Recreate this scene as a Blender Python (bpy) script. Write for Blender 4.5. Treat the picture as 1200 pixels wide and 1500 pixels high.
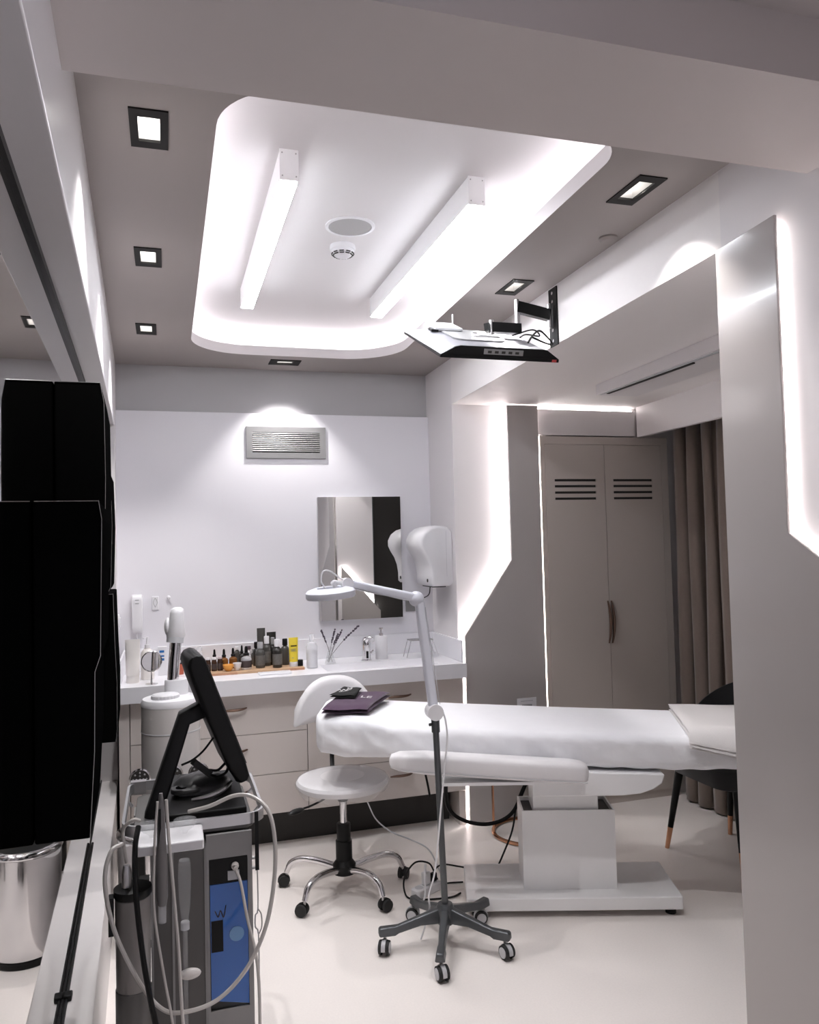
import bpy, bmesh, math, random
from mathutils import Vector, Matrix

for _o in list(bpy.data.objects):
    bpy.data.objects.remove(_o, do_unlink=True)
scene = bpy.context.scene
COL = scene.collection
random.seed(7)

# ------------------------------------------------------------------ camera
cam_data = bpy.data.cameras.new('camera')
cam_data.sensor_fit = 'HORIZONTAL'
cam_data.sensor_width = 36.0
cam_data.lens = 1163.0 * 36.0 / 1200.0
cam_data.clip_start = 0.02
cam = bpy.data.objects.new('camera', cam_data)
COL.objects.link(cam)
_R = Matrix(((0.956189, 0.012588, -0.292478),
             (-0.291638, -0.046005, -0.955422),
             (-0.025482, 0.998862, -0.040318)))
cam.matrix_world = Matrix.Translation((0, 0, 1.55)) @ _R.to_4x4()
scene.camera = cam

# ------------------------------------------------------------------ world, exposure
world = bpy.data.worlds.new('world')
scene.world = world
world.use_nodes = True
world.node_tree.nodes['Background'].inputs[0].default_value = (0.60, 0.645, 0.75, 1)
world.node_tree.nodes['Background'].inputs[1].default_value = 0.95

scene.view_settings.view_transform = 'Standard'
scene.view_settings.look = 'None'
scene.view_settings.gamma = 1.0
scene.view_settings.use_curve_mapping = False
scene.view_settings.exposure = 2.03
cy = scene.cycles
cy.use_denoising = True
cy.max_bounces = 8
cy.diffuse_bounces = 4
cy.glossy_bounces = 5
cy.transmission_bounces = 8
cy.transparent_max_bounces = 8
cy.sample_clamp_indirect = 6.0
cy.caustics_reflective = False
cy.caustics_refractive = False

LED_COLOUR = (0.985, 0.96, 1.0)
COVE_STRENGTH = 2.2
TUBE_STRENGTH = 11.0
EDGE_STRENGTH = 10.0
SPOT_WATTS = 9.0

# ------------------------------------------------------------------ helpers
_mats = {}
def mat(name, col, rough=0.5, metal=0.0, spec=0.5, trans=0.0, alpha=1.0, coat=0.0, emit=None, strength=0.0,
        vary=0.03, scale=30.0, bump=0.0, bscale=200.0, ior=1.45, sheen=0.0):
    if name in _mats:
        return _mats[name]
    m = bpy.data.materials.new(name)
    m.use_nodes = True
    nt = m.node_tree
    b = nt.nodes['Principled BSDF']
    c = (col[0], col[1], col[2], 1)
    b.inputs['Base Color'].default_value = c
    b.inputs['Roughness'].default_value = rough
    b.inputs['Metallic'].default_value = metal
    b.inputs['Specular IOR Level'].default_value = spec
    b.inputs['IOR'].default_value = ior
    b.inputs['Transmission Weight'].default_value = trans
    b.inputs['Alpha'].default_value = alpha
    b.inputs['Coat Weight'].default_value = coat
    b.inputs['Coat Roughness'].default_value = 0.05
    if sheen:
        b.inputs['Sheen Weight'].default_value = sheen
    if emit:
        b.inputs['Emission Color'].default_value = (emit[0], emit[1], emit[2], 1)
        b.inputs['Emission Strength'].default_value = strength
    if vary > 0 or bump > 0:
        tc = nt.nodes.new('ShaderNodeTexCoord')
        if vary > 0:
            n = nt.nodes.new('ShaderNodeTexNoise')
            n.inputs['Scale'].default_value = scale
            n.inputs['Detail'].default_value = 3
            r = nt.nodes.new('ShaderNodeMapRange')
            r.inputs['To Min'].default_value = 1 - vary
            r.inputs['To Max'].default_value = 1 + vary
            mx = nt.nodes.new('ShaderNodeMix')
            mx.data_type = 'RGBA'
            mx.blend_type = 'MULTIPLY'
            mx.inputs[0].default_value = 1.0
            mx.inputs[6].default_value = c
            nt.links.new(tc.outputs['Object'], n.inputs['Vector'])
            nt.links.new(n.outputs['Fac'], r.inputs['Value'])
            nt.links.new(r.outputs['Result'], mx.inputs[7])
            nt.links.new(mx.outputs[2], b.inputs['Base Color'])
        if bump > 0:
            n2 = nt.nodes.new('ShaderNodeTexNoise')
            n2.inputs['Scale'].default_value = bscale
            n2.inputs['Detail'].default_value = 4
            bp = nt.nodes.new('ShaderNodeBump')
            bp.inputs['Strength'].default_value = bump
            bp.inputs['Distance'].default_value = 0.004
            nt.links.new(tc.outputs['Object'], n2.inputs['Vector'])
            nt.links.new(n2.outputs['Fac'], bp.inputs['Height'])
            nt.links.new(bp.outputs['Normal'], b.inputs['Normal'])
    _mats[name] = m
    return m

def spline(pts, n=8, closed=False):
    P = [Vector(p) for p in pts]
    if len(P) < 3:
        return P
    out = []
    m = len(P)
    rng = m if closed else m - 1
    for i in range(rng):
        if closed:
            p0, p1, p2, p3 = P[(i - 1) % m], P[i], P[(i + 1) % m], P[(i + 2) % m]
        else:
            p1, p2 = P[i], P[i + 1]
            p0 = P[i - 1] if i > 0 else p1 * 2 - p2
            p3 = P[i + 2] if i + 2 < m else p2 * 2 - p1
        for k in range(n):
            t = k / n
            out.append(0.5 * ((2 * p1) + (p2 - p0) * t + (2 * p0 - 5 * p1 + 4 * p2 - p3) * t * t
                              + (3 * p1 - p0 - 3 * p2 + p3) * t ** 3))
    if not closed:
        out.append(P[-1])
    return out

class MB:
    """collects shapes of ONE part; build() links them as one mesh object"""
    def __init__(self):
        self.v = []
        self.f = []
    def add(self, vs, fs, M=None):
        o = len(self.v)
        for p in vs:
            p = Vector(p)
            self.v.append(M @ p if M is not None else p)
        for f in fs:
            self.f.append([i + o for i in f])
        return self
    def box(self, x0, x1, y0, y1, z0, z1, M=None):
        vs = [(x0, y0, z0), (x1, y0, z0), (x1, y1, z0), (x0, y1, z0), (x0, y0, z1), (x1, y0, z1), (x1, y1, z1), (x0, y1, z1)]
        fs = [(0, 3, 2, 1), (4, 5, 6, 7), (0, 1, 5, 4), (1, 2, 6, 5), (2, 3, 7, 6), (3, 0, 4, 7)]
        return self.add(vs, fs, M)
    def cbox(self, c, s, M=None):
        return self.box(c[0] - s[0] / 2, c[0] + s[0] / 2, c[1] - s[1] / 2, c[1] + s[1] / 2, c[2] - s[2] / 2, c[2] + s[2] / 2, M)
    def bar(self, a, b, w, h=None, up=(0, 0, 1)):
        """box beam from a to b, width w (sideways), height h (along up)"""
        a, b = Vector(a), Vector(b)
        h = h or w
        d = (b - a)
        L = d.length
        d = d / L
        s = d.cross(Vector(up))
        if s.length < 1e-4:
            s = d.cross(Vector((1, 0, 0)))
        s.normalize()
        t = s.cross(d)
        M = Matrix((s, d, t)).transposed().to_4x4()
        M.translation = a
        return self.box(-w / 2, w / 2, 0, L, -h / 2, h / 2, M)
    def prism(self, poly, h0, h1, axis='z'):
        """polygon (2-D, counter-clockwise) extruded between h0 and h1 along an axis: z:(x,y) y:(x,z) x:(y,z)"""
        n = len(poly)
        def P(p, h):
            if axis == 'z':
                return (p[0], p[1], h)
            if axis == 'y':
                return (p[0], h, p[1])
            return (h, p[0], p[1])
        vs = [P(p, h0) for p in poly] + [P(p, h1) for p in poly]
        fs = [list(range(n))[::-1], list(range(n, 2 * n))]
        for i in range(n):
            j = (i + 1) % n
            fs.append((i, j, n + j, n + i))
        return self.add(vs, fs)
    def lathe(self, prof, n=24, M=None, cap=True):
        """profile [(r,z)...] turned round z"""
        vs, fs = [], []
        for r, z in prof:
            for k in range(n):
                a = 2 * math.pi * k / n
                vs.append((r * math.cos(a), r * math.sin(a), z))
        for i in range(len(prof) - 1):
            for k in range(n):
                k2 = (k + 1) % n
                fs.append((i * n + k, i * n + k2, (i + 1) * n + k2, (i + 1) * n + k))
        if cap:
            fs.append(list(range(n))[::-1])
            fs.append([(len(prof) - 1) * n + k for k in range(n)])
        return self.add(vs, fs, M)
    def cyl(self, a, b, r0, r1=None, n=20):
        a, b = Vector(a), Vector(b)
        r1 = r0 if r1 is None else r1
        d = b - a
        M = d.to_track_quat('Z', 'Y').to_matrix().to_4x4()
        M.translation = a
        return self.lathe([(r0, 0), (r1, d.length)], n, M)
    def tube(self, pts, r, n=8, closed=False, smooth=6):
        P = spline(pts, smooth, closed) if smooth else [Vector(p) for p in pts]
        m = len(P)
        rr = r if callable(r) else (lambda t: r)
        vs, fs = [], []
        T0 = None
        N = None
        for i in range(m):
            if closed:
                T = (P[(i + 1) % m] - P[i - 1])
            else:
                T = P[min(i + 1, m - 1)] - P[max(i - 1, 0)]
            if T.length < 1e-9:
                T = Vector((0, 0, 1))
            T.normalize()
            if N is None:
                N = T.orthogonal().normalized()
            else:
                N = (N - T * N.dot(T))
                N = N.normalized() if N.length > 1e-6 else T.orthogonal().normalized()
            B = T.cross(N)
            q = rr(i / max(1, m - 1))
            for k in range(n):
                a = 2 * math.pi * k / n
                vs.append(P[i] + N * (q * math.cos(a)) + B * (q * math.sin(a)))
        rng = m if closed else m - 1
        for i in range(rng):
            j = (i + 1) % m
            for k in range(n):
                k2 = (k + 1) % n
                fs.append((i * n + k, i * n + k2, j * n + k2, j * n + k))
        if not closed:
            fs.append(list(range(n))[::-1])
            fs.append([(m - 1) * n + k for k in range(n)])
        return self.add(vs, fs)
    def torus(self, c, R, r, n=40, k=8, M=None):
        pts = [Vector((R * math.cos(2 * math.pi * i / n), R * math.sin(2 * math.pi * i / n), 0)) for i in range(n)]
        MM = M if M is not None else Matrix.Identity(4)
        pts = [MM @ p + Vector(c) for p in pts]
        return self.tube(pts, r, k, True, 0)
    def sphere(self, c, r, n=14, m=8, M=None):
        prof = [(max(1e-4, math.sin(math.pi * i / m)), -math.cos(math.pi * i / m)) for i in range(m + 1)]
        rx, ry, rz = r if isinstance(r, (tuple, list)) else (r, r, r)
        S = Matrix.Translation(c) @ (M if M is not None else Matrix.Identity(4)) @ Matrix.Diagonal((rx, ry, rz, 1))
        return self.lathe(prof, n, S)
    def loft(self, rings, cap=True, closed_ring=True):
        n = len(rings[0])
        vs = [p for r in rings for p in r]
        fs = []
        for i in range(len(rings) - 1):
            for k in range(n if closed_ring else n - 1):
                k2 = (k + 1) % n
                fs.append((i * n + k, i * n + k2, (i + 1) * n + k2, (i + 1) * n + k))
        if cap and closed_ring:
            fs.append(list(range(n))[::-1])
            fs.append([(len(rings) - 1) * n + k for k in range(n)])
        return self.add(vs, fs)
    def build(self, name, m, parent=None, local=False, bevel=0.0, seg=2, smooth=35, label=None, subsurf=0, fix=True, solid=0.0):
        me = bpy.data.meshes.new(name)
        vs = self.v
        if parent is not None and not local:
            inv = world_of(parent).inverted()
            vs = [inv @ Vector(p) for p in vs]
        me.from_pydata([tuple(p) for p in vs], [], self.f)
        if fix:
            bm = bmesh.new()
            bm.from_mesh(me)
            bmesh.ops.recalc_face_normals(bm, faces=bm.faces)
            bm.to_mesh(me)
            bm.free()
        me.materials.append(m)
        if smooth:
            me.shade_smooth()
            me.set_sharp_from_angle(angle=math.radians(smooth))
        else:
            me.shade_flat()
        o = bpy.data.objects.new(name, me)
        COL.objects.link(o)
        if parent is not None:
            o.parent = parent
        if solid:
            md = o.modifiers.new('solid', 'SOLIDIFY')
            md.thickness = solid
        if bevel:
            md = o.modifiers.new('bevel', 'BEVEL')
            md.width = bevel
            md.segments = seg
            md.limit_method = 'ANGLE'
            md.angle_limit = math.radians(40)
        if subsurf:
            md = o.modifiers.new('sub', 'SUBSURF')
            md.levels = subsurf
            md.render_levels = subsurf
        if label:
            o['label'] = label
        return o

def world_of(o):
    M = Matrix.Translation(o.location) @ o.rotation_euler.to_matrix().to_4x4()
    return world_of(o.parent) @ M if o.parent else M

def tag(o, label, cat, group=None):
    o['label'] = label
    o['category'] = cat
    if group:
        o['group'] = group
    return o

def thing(name, label, cat, loc=(0, 0, 0), rz=0.0, group=None):
    o = bpy.data.objects.new(name, None)
    COL.objects.link(o)
    o.empty_display_size = 0.05
    o.location = loc
    o.rotation_euler = (0, 0, rz)
    return tag(o, label, cat, group)

def struct(o, label=None):
    o['kind'] = 'structure'
    if label:
        o['label'] = label
    return o

def copy_tree(o, parent=None):
    c = o.copy()
    COL.objects.link(c)
    c.parent = parent
    for ch in list(o.children):
        copy_tree(ch, c)
    return c

def rrect(x0, x1, y0, y1, r, n=8):
    """rounded rectangle, counter-clockwise; r may be a list of four radii (x0y0, x1y0, x1y1, x0y1)"""
    rs = r if isinstance(r, (list, tuple)) else [r] * 4
    out = []
    for (cx, cyy, rad, a0) in ((x0, y0, rs[0], 180), (x1, y0, rs[1], 270), (x1, y1, rs[2], 0), (x0, y1, rs[3], 90)):
        ccx = cx + rad * (1 if cx == x0 else -1)
        ccy = cyy + rad * (1 if cyy == y0 else -1)
        for k in range(n + 1):
            a = math.radians(a0 + 90 * k / n)
            out.append((ccx + rad * math.cos(a), ccy + rad * math.sin(a)))
    return out

# ------------------------------------------------------------------ materials
M_ceiling = mat('ceiling_taupe_paint', (0.36, 0.325, 0.31), 0.6, vary=0.02, scale=3)
M_header = mat('header_paint', (0.60, 0.55, 0.535), 0.55, vary=0.02, scale=3)
M_tray = mat('white_ceiling_paint', (0.73, 0.70, 0.705), 0.6, vary=0.01, scale=3)
M_wall = mat('back_wall_satin_white', (0.80, 0.785, 0.82), 0.42, vary=0.012, scale=2, bump=0.02, bscale=60)
M_band = mat('back_wall_shaded_band', (0.50, 0.49, 0.50), 0.5, vary=0.02, scale=2)  # darker than the cladding: shade under the ceiling painted as grey
M_wallR = mat('warm_white_wall', (0.80, 0.765, 0.77), 0.45, vary=0.015, scale=2)
M_floor = mat('speckled_resin_floor', (0.91, 0.85, 0.81), 0.32, vary=0.05, scale=140, bump=0.02, bscale=90)
M_panel = mat('grey_gloss_lacquer', (0.49, 0.455, 0.44), 0.16, spec=0.5, coat=0.25, vary=0.01, scale=2)
M_ward = mat('taupe_cabinet_lacquer', (0.55, 0.495, 0.455), 0.32, vary=0.015, scale=3)
M_drawer = mat('light_taupe_drawer_lacquer', (0.68, 0.62, 0.585), 0.22, vary=0.015, scale=3, coat=0.2)
M_solid = mat('white_solid_surface', (0.84, 0.83, 0.86), 0.25, vary=0.01, scale=20)
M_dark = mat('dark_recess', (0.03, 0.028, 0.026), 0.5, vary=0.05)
M_black = mat('black_plastic', (0.007, 0.007, 0.007), 0.4, spec=.25, vary=0.06, scale=60, bump=0.03, bscale=500)
M_blackgloss = mat('black_glass_gloss', (0.004, 0.004, 0.004), 0.3, spec=0.0, vary=0.05)
M_mirror = mat('tinted_mirror', (0.55, 0.54, 0.53), 0.02, metal=1.0, vary=0.0)
M_mirror2 = mat('clear_mirror', (0.82, 0.82, 0.81), 0.015, metal=1.0, vary=0.0)
M_chrome = mat('chrome', (0.72, 0.71, 0.72), 0.09, metal=1.0, vary=0.02)
M_steel = mat('brushed_steel', (0.45, 0.44, 0.44), 0.28, metal=1.0, vary=0.05, scale=80)
M_alu = mat('satin_aluminium', (0.58, 0.58, 0.59), 0.33, metal=0.85, vary=0.03)
M_copper = mat('copper', (0.62, 0.33, 0.20), 0.25, metal=1.0, vary=0.04)
M_bronze = mat('dark_bronze_handle', (0.20, 0.13, 0.10), 0.3, metal=1.0, vary=0.05)
M_white = mat('white_plastic', (0.80, 0.79, 0.81), 0.3, vary=0.01)
M_whitemetal = mat('white_powder_coat', (0.92, 0.915, 0.92), 0.3, vary=0.01)
M_vinyl = mat('white_vinyl_upholstery', (0.82, 0.80, 0.81), 0.35, vary=0.015, bump=0.05, bscale=120)
M_sheet = mat('white_disposable_sheet', (0.94, 0.94, 0.97), 0.7, vary=0.02, scale=12, bump=0.25, bscale=24)
M_grey = mat('grey_plastic', (0.30, 0.30, 0.30), 0.4, vary=0.02)
M_lgrey = mat('light_grey_plastic', (0.55, 0.55, 0.57), 0.35, vary=0.02)
M_gun = mat('gunmetal_hammered_paint', (0.10, 0.105, 0.11), 0.3, metal=0.5, vary=0.1, scale=60, bump=0.1, bscale=150)
M_rubber = mat('black_rubber', (0.02, 0.02, 0.02), 0.7, vary=0.05)
M_led = mat('led_strip_diffuser', (0.9, 0.9, 0.9), 0.5, emit=LED_COLOUR, strength=COVE_STRENGTH, vary=0)
M_led2 = mat('edge_led_diffuser', (0.9, 0.9, 0.9), 0.5, emit=(1.0, 0.95, 0.95), strength=EDGE_STRENGTH, vary=0)
M_led3 = mat('faint_led_diffuser', (0.9, 0.9, 0.9), 0.5, emit=(1.0, 0.94, 0.92), strength=2.6, vary=0)
M_tube = mat('lamp_diffuser', (0.9, 0.9, 0.9), 0.4, emit=(0.92, 0.945, 1.0), strength=TUBE_STRENGTH, vary=0)
M_lens = mat('downlight_lens', (0.9, 0.9, 0.9), 0.4, emit=(1.0, 0.97, 0.95), strength=9.0, vary=0)
M_glass = mat('clear_glass', (0.75, 0.77, 0.78), 0.03, alpha=.16, spec=1.0, coat=1.0, vary=0)

# ================================================================== the setting
def xf(y):
    return -0.175 - 0.029 * (y - 1.55)        # plane of the left soffit face and ledge edge
def xm(y):
    return xf(y) - 0.080                      # plane of the long mirror
def xr(y):
    return 1.530 + 0.0113 * (y - 1.84)        # right wall / soffit face
ZC, ZT = 2.60, 2.755                          # ceiling, tray ceiling
YB = 4.66                                     # back wall
YN = 4.42                                     # far end of the mirror niche

struct(MB().box(-2.5, 3.8, -3.0, 5.0, -0.06, 0.0).build('floor', M_floor))

# downlight positions (centre x, y); squares 0.092 x 0.19 in the tapered ceiling strips
DOWNLIGHTS = [(-0.030, 2.035, 'left ceiling strip, nearest the header beam'),
              (-0.052, 2.945, 'left ceiling strip, middle of its row of three'),
              (-0.082, 3.915, 'left ceiling strip, nearest the back wall'),
              (0.652, 4.477, 'ceiling strip above the wall grille'),
              (1.367, 2.046, 'right ceiling strip, nearest the header beam'),
              (1.385, 2.966, 'right ceiling strip, beside the TV bracket')]
DLX, DLY = 0.046, 0.094
def dl_half(i):
    return (0.086, 0.060) if i == 3 else (DLX, DLY)

# ceiling with a rounded opening and square openings for the downlights
hole = []
for cxx, cyy, rad, a0 in ((0.13, 1.775, 0.20, 180), (1.19, 1.775, 0.16, 270), (1.242, 4.335, 0.30, 0), (0.127, 4.335, 0.29, 90)):
    sx = 1 if a0 in (180, 90) else -1
    sy = 1 if a0 in (180, 270) else -1
    for k in range(13):
        a = math.radians(a0 + 90 * k / 12)
        hole.append((cxx + sx * rad + rad * math.cos(a), cyy + sy * rad + rad * math.sin(a)))
def offset(loop, d):
    n = len(loop)
    out = []
    for i in range(n):
        a, b, c = Vector(loop[i - 1]), Vector(loop[i]), Vector(loop[(i + 1) % n])
        t = (c - a)
        if t.length < 1e-6:
            t = c - b
        t.normalize()
        out.append((b.x + t.y * d, b.y - t.x * d))
    return out
bm = bmesh.new()
def bm_loop(pts, z):
    vs = [bm.verts.new((p[0], p[1], z)) for p in pts]
    return [bm.edges.new((vs[i], vs[(i + 1) % len(vs)])) for i in range(len(vs))]
edges = bm_loop([(-0.8, 1.50), (xr(1.5) + 0.3, 1.50), (xr(4.8) + 0.3, 4.85), (-0.8, 4.85)], ZC)
edges += bm_loop(hole, ZC)
for i, (x, y, s) in enumerate(DOWNLIGHTS):
    hx, hy = dl_half(i)
    edges += bm_loop([(x - hx + .006, y - hy + .006), (x + hx - .006, y - hy + .006), (x + hx - .006, y + hy - .006), (x - hx + .006, y + hy - .006)], ZC)
bmesh.ops.triangle_fill(bm, use_beauty=True, edges=edges, normal=(0, 0, -1))
me = bpy.data.meshes.new('ceiling')
bm.to_mesh(me)
bm.free()
me.materials.append(M_ceiling)
ceil = bpy.data.objects.new('ceiling', me)
COL.objects.link(ceil)
struct(ceil)
# lip of the opening, shelf behind it, tray walls and raised ceiling
lip = MB()
n = len(hole)
o1 = offset(hole, 0.0)
o2 = offset(hole, 0.13)
LZ = 2.652
lip.loft([[(p[0], p[1], ZC) for p in o1], [(p[0], p[1], LZ) for p in o1], [(p[0], p[1], LZ) for p in o2], [(p[0], p[1], ZT) for p in o2]], cap=False)
lip.build('trim_1', M_tray, ceil, fix=False)
tr = MB()
tr.add([(p[0], p[1], ZT) for p in o2], [list(range(n))])
tr.add([(-.2, 1.5, ZT + .12), (1.7, 1.5, ZT + .12), (1.7, 4.8, ZT + .12), (-.2, 4.8, ZT + .12)], [(0, 1, 2, 3)])
struct(tr.build('ceiling_raised', M_tray, fix=False), 'raised white ceiling of the rounded light recess')
# cove LED strip lying on the shelf behind the lip
led = MB()
oa, ob = offset(hole, 0.045), offset(hole, 0.068)
led.loft([[(p[0], p[1], LZ + .002) for p in oa], [(p[0], p[1], LZ + .012) for p in oa], [(p[0], p[1], LZ + .012) for p in ob], [(p[0], p[1], LZ + .002) for p in ob]], cap=False)
tag(led.build('led_strip', M_led, None), 'white LED strip hidden round the rim of the rounded ceiling recess', 'light strip')

# back wall: band with the ceiling's shade put into its grey, white cladding below
wb = struct(MB().box(-0.5, 1.75, YB + .03, YB + .12, -0.02, 2.95).build('wall_back', M_band))
MB().box(-0.30, xr(YB) + .02, YB, YB + .03, 0.0, 2.335).build('cladding_panel', M_wall, wb, bevel=.002)

# left wall: end wall of niche, soffit box over the mirror, ledge under it
wl = MB()
wl.prism([(xf(YN), YN), (xf(YB + .1), YB + .1), (-1.2, YB + .1), (-1.2, YN)], 0, 2.60, 'z')
wl = struct(wl.build('wall_left', M_wallR))
y0 = -1.6
so = MB()
def left_box(mb, ya, yb, za, zb, a=0.0, b=None):
    b = 0.5 if b is None else b
    mb.prism([(xf(ya) - a, ya), (xf(yb) - a, yb), (xf(yb) - b, yb), (xf(ya) - b, ya)], za, zb, 'z')
left_box(so, y0, YN + .001, 2.215, 2.62)
struct(so.build('wall_left_soffit', mat('satin_white_soffit', (0.78, 0.75, 0.76), 0.28, vary=.01), bevel=.003), 'white bulkhead above the long wall mirror')
ld = MB()
left_box(ld, y0, YN + .001, 0.0, 0.37)
struct(ld.build('wall_left_ledge', mat('satin_white_ledge', (0.82, 0.78, 0.77), 0.35, vary=.02), bevel=.003), 'white ledge under the long wall mirror')
mi = MB()
left_box(mi, y0, YN, 0.372, 2.213, 0.080, 0.4)
tag(mi.build('wall_mirror', M_mirror, None), 'long tinted mirror covering the left wall above the white ledge', 'mirror')
t = MB()
left_box(t, y0, YN, 2.196, 2.2145, 0.070, 0.0799)
struct(t.build('trim_2', M_black), 'black strip standing in for the shadow gap at the top of the long mirror')  # shade of the gap above the mirror drawn as a black strip
t = MB()
left_box(t, y0, YN, 0.3705, 0.380, 0.077, 0.0799)
struct(t.build('trim_3', M_black), 'black strip standing in for the shadow gap at the foot of the long mirror')  # dark gap line at the ledge, its shade put in as black

# header beam of the doorway and the front room's ceiling
struct(MB().box(-0.6, 3.8, 1.22, 1.55, 2.44, 2.95).build('wall_header', M_header), 'wide beige header beam over the room opening')
struct(MB().box(-2.5, 3.8, -3.0, 1.22, 2.567, 2.7).build('ceiling_front', M_header))

struct(MB().box(-2.5, 3.8, -3.12, -3.0, 0, 2.7).build('wall_front', M_header), 'far wall of the dim front room')

# right wall near the camera (behind the glossy panel) up to the ceiling
YA = 1.88                                      # near edge of the alcove opening
wr = MB()
wr.prism([(xr(0.2), 0.2), (xr(YA), YA), (1.88, YA), (1.88, 0.2)][::-1], 0.0, 2.62, 'z')
struct(wr.build('wall_right', M_wallR))
ZS0, ZS1 = 2.37, 2.338                         # alcove soffit underside, near and far
YR = 4.215                                     # alcove back wall
sf = MB()
xa, xb = xr(YA), xr(YR)
sf.add([(xa, YA, ZS0), (3.4, YA, ZS0), (3.4, YR, ZS1), (xb, YR, ZS1), (xa, YA, 2.62), (3.4, YA, 2.62), (3.4, YR, 2.62), (xb, YR, 2.62)],
       [(0, 1, 2, 3), (7, 6, 5, 4), (0, 3, 7, 4), (0, 4, 5, 1), (1, 5, 6, 2), (2, 6, 7, 3)])
struct(sf.build('ceiling_alcove', mat('alcove_ceiling_white', (0.86, 0.82, 0.81), 0.5, vary=.01)), 'lowered ceiling over the wardrobe alcove')
w2 = MB()
w2.prism([(xr(YR), YR), (3.5, YR), (3.5, YB + .1), (xr(YB + .1), YB + .1)], 0, 2.62, 'z')
struct(w2.build('wall_right_alcove', M_wallR), 'white alcove wall behind the backlit panel')
struct(MB().box(3.12, 3.3, YA, YR, 0, 2.5).build('wall_right_window', M_dark))
struct(MB().box(1.90, 3.12, YA - .09, YA - .05, 0, 2.37).build('darkness_board', M_dark))  # dark board added for the darkness beyond the near alcove wall

# backlit glossy panels, LED strips behind their edges
def panel_x(name, poly, x0, x1, label):
    return tag(MB().prism(poly, x0, x1, 'x').build(name, M_panel, None, bevel=.0015), label, 'wall panel')
px = 1.505
near = [(YA - .005, 0.005), (YA - .005, 2.362), (1.645, 2.374), (1.645, 1.555), (1.15, 1.235), (1.15, 0.005)]
panel_x('wall_panel', near, px, px + .009, 'tall glossy grey panel with angled cut edge beside the doorway')
def strip(name, pts, r, label, group, m=None):
    return tag(MB().tube(pts, r, 6, smooth=0).build(name, m or M_led2, None), label, 'light strip', group)
strip('led_strip', [(px + .0125, 1.658, 2.350), (px + .0125, 1.658, 1.548), (px + .0125, 1.17, 1.235)], .0032,
      'LED strip glowing behind the angled edge of the doorway panel', 'panel edge LED strips')
PY = 4.150
rear = [(1.574, 0.005), (2.062, 0.005), (2.062, 2.332), (1.870, 2.332), (1.870, 1.446), (1.574, 1.030)]
tag(MB().prism(rear[::-1], PY, PY + .018, 'y').build('wall_panel', M_panel, None, bevel=.0015),
    'grey backlit panel with angled cut edge between counter and wardrobe', 'wall panel')
strip('led_strip', [(1.886, PY + .030, 2.325), (1.886, PY + .030, 1.440), (1.590, PY + .030, 1.022), (1.590, PY + .030, 0.02)], .0055,
      'LED strip glowing behind the angled edge of the panel beside the counter', 'panel edge LED strips')
strip('led_strip', [(2.060, PY + .030, 2.325), (2.060, PY + .030, 0.02)], .005,
      'vertical LED strip in the gap between grey panel and wardrobe', 'panel edge LED strips')
# near alcove return wall panel (seen in the washbasin mirror)
ret = [(1.56, .005), (1.93, .005), (1.93, .93), (1.56, 1.36)]
tag(MB().prism(ret[::-1], YA + .03, YA + .045, 'y').build('wall_panel', M_panel, None, bevel=.001),
    'low grey panel with slanted top on the near alcove return, seen in the small mirror', 'wall panel')
strip('led_strip', [(1.575, YA + .018, 1.345), (1.92, YA + .018, .935)], .005, 'LED strip behind the slanted top of the low alcove panel', 'panel edge LED strips')

# pelmet over the curtain, AC slot box
struct(MB().box(2.72, 2.75, YA + .02, YR - .06, 2.158, 2.365).build('trim_4', M_wallR), 'curtain pelmet board along the alcove ceiling')
struct(MB().box(2.75, 3.12, YA + .02, YR - .06, 2.25, 2.365).build('trim_5', M_wallR))
ac = thing('air_conditioning_slot', 'long white linear air slot box under the alcove ceiling', 'air vent', (2.17, 2.9, 2.35))
acm = MB()
acm.add([(2.115, 2.1, 2.300), (2.36, 2.1, 2.300), (2.36, 3.60, 2.292), (2.125, 3.60, 2.292), (2.115, 2.1, 2.3655), (2.36, 2.1, 2.3655), (2.36, 3.60, 2.345), (2.125, 3.60, 2.345)],
        [(0, 3, 2, 1), (4, 5, 6, 7), (0, 1, 5, 4), (1, 2, 6, 5), (2, 3, 7, 6), (3, 0, 4, 7)])
acm.build('housing', M_wallR, ac)
MB().box(2.155, 2.170, 2.86, 3.55, 2.2895, 2.2975).build('slot', M_dark, ac)
MB().box(2.135, 2.144, 2.2, 3.58, 2.2900, 2.2978).build('slot_frame', M_lgrey, ac)

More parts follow.
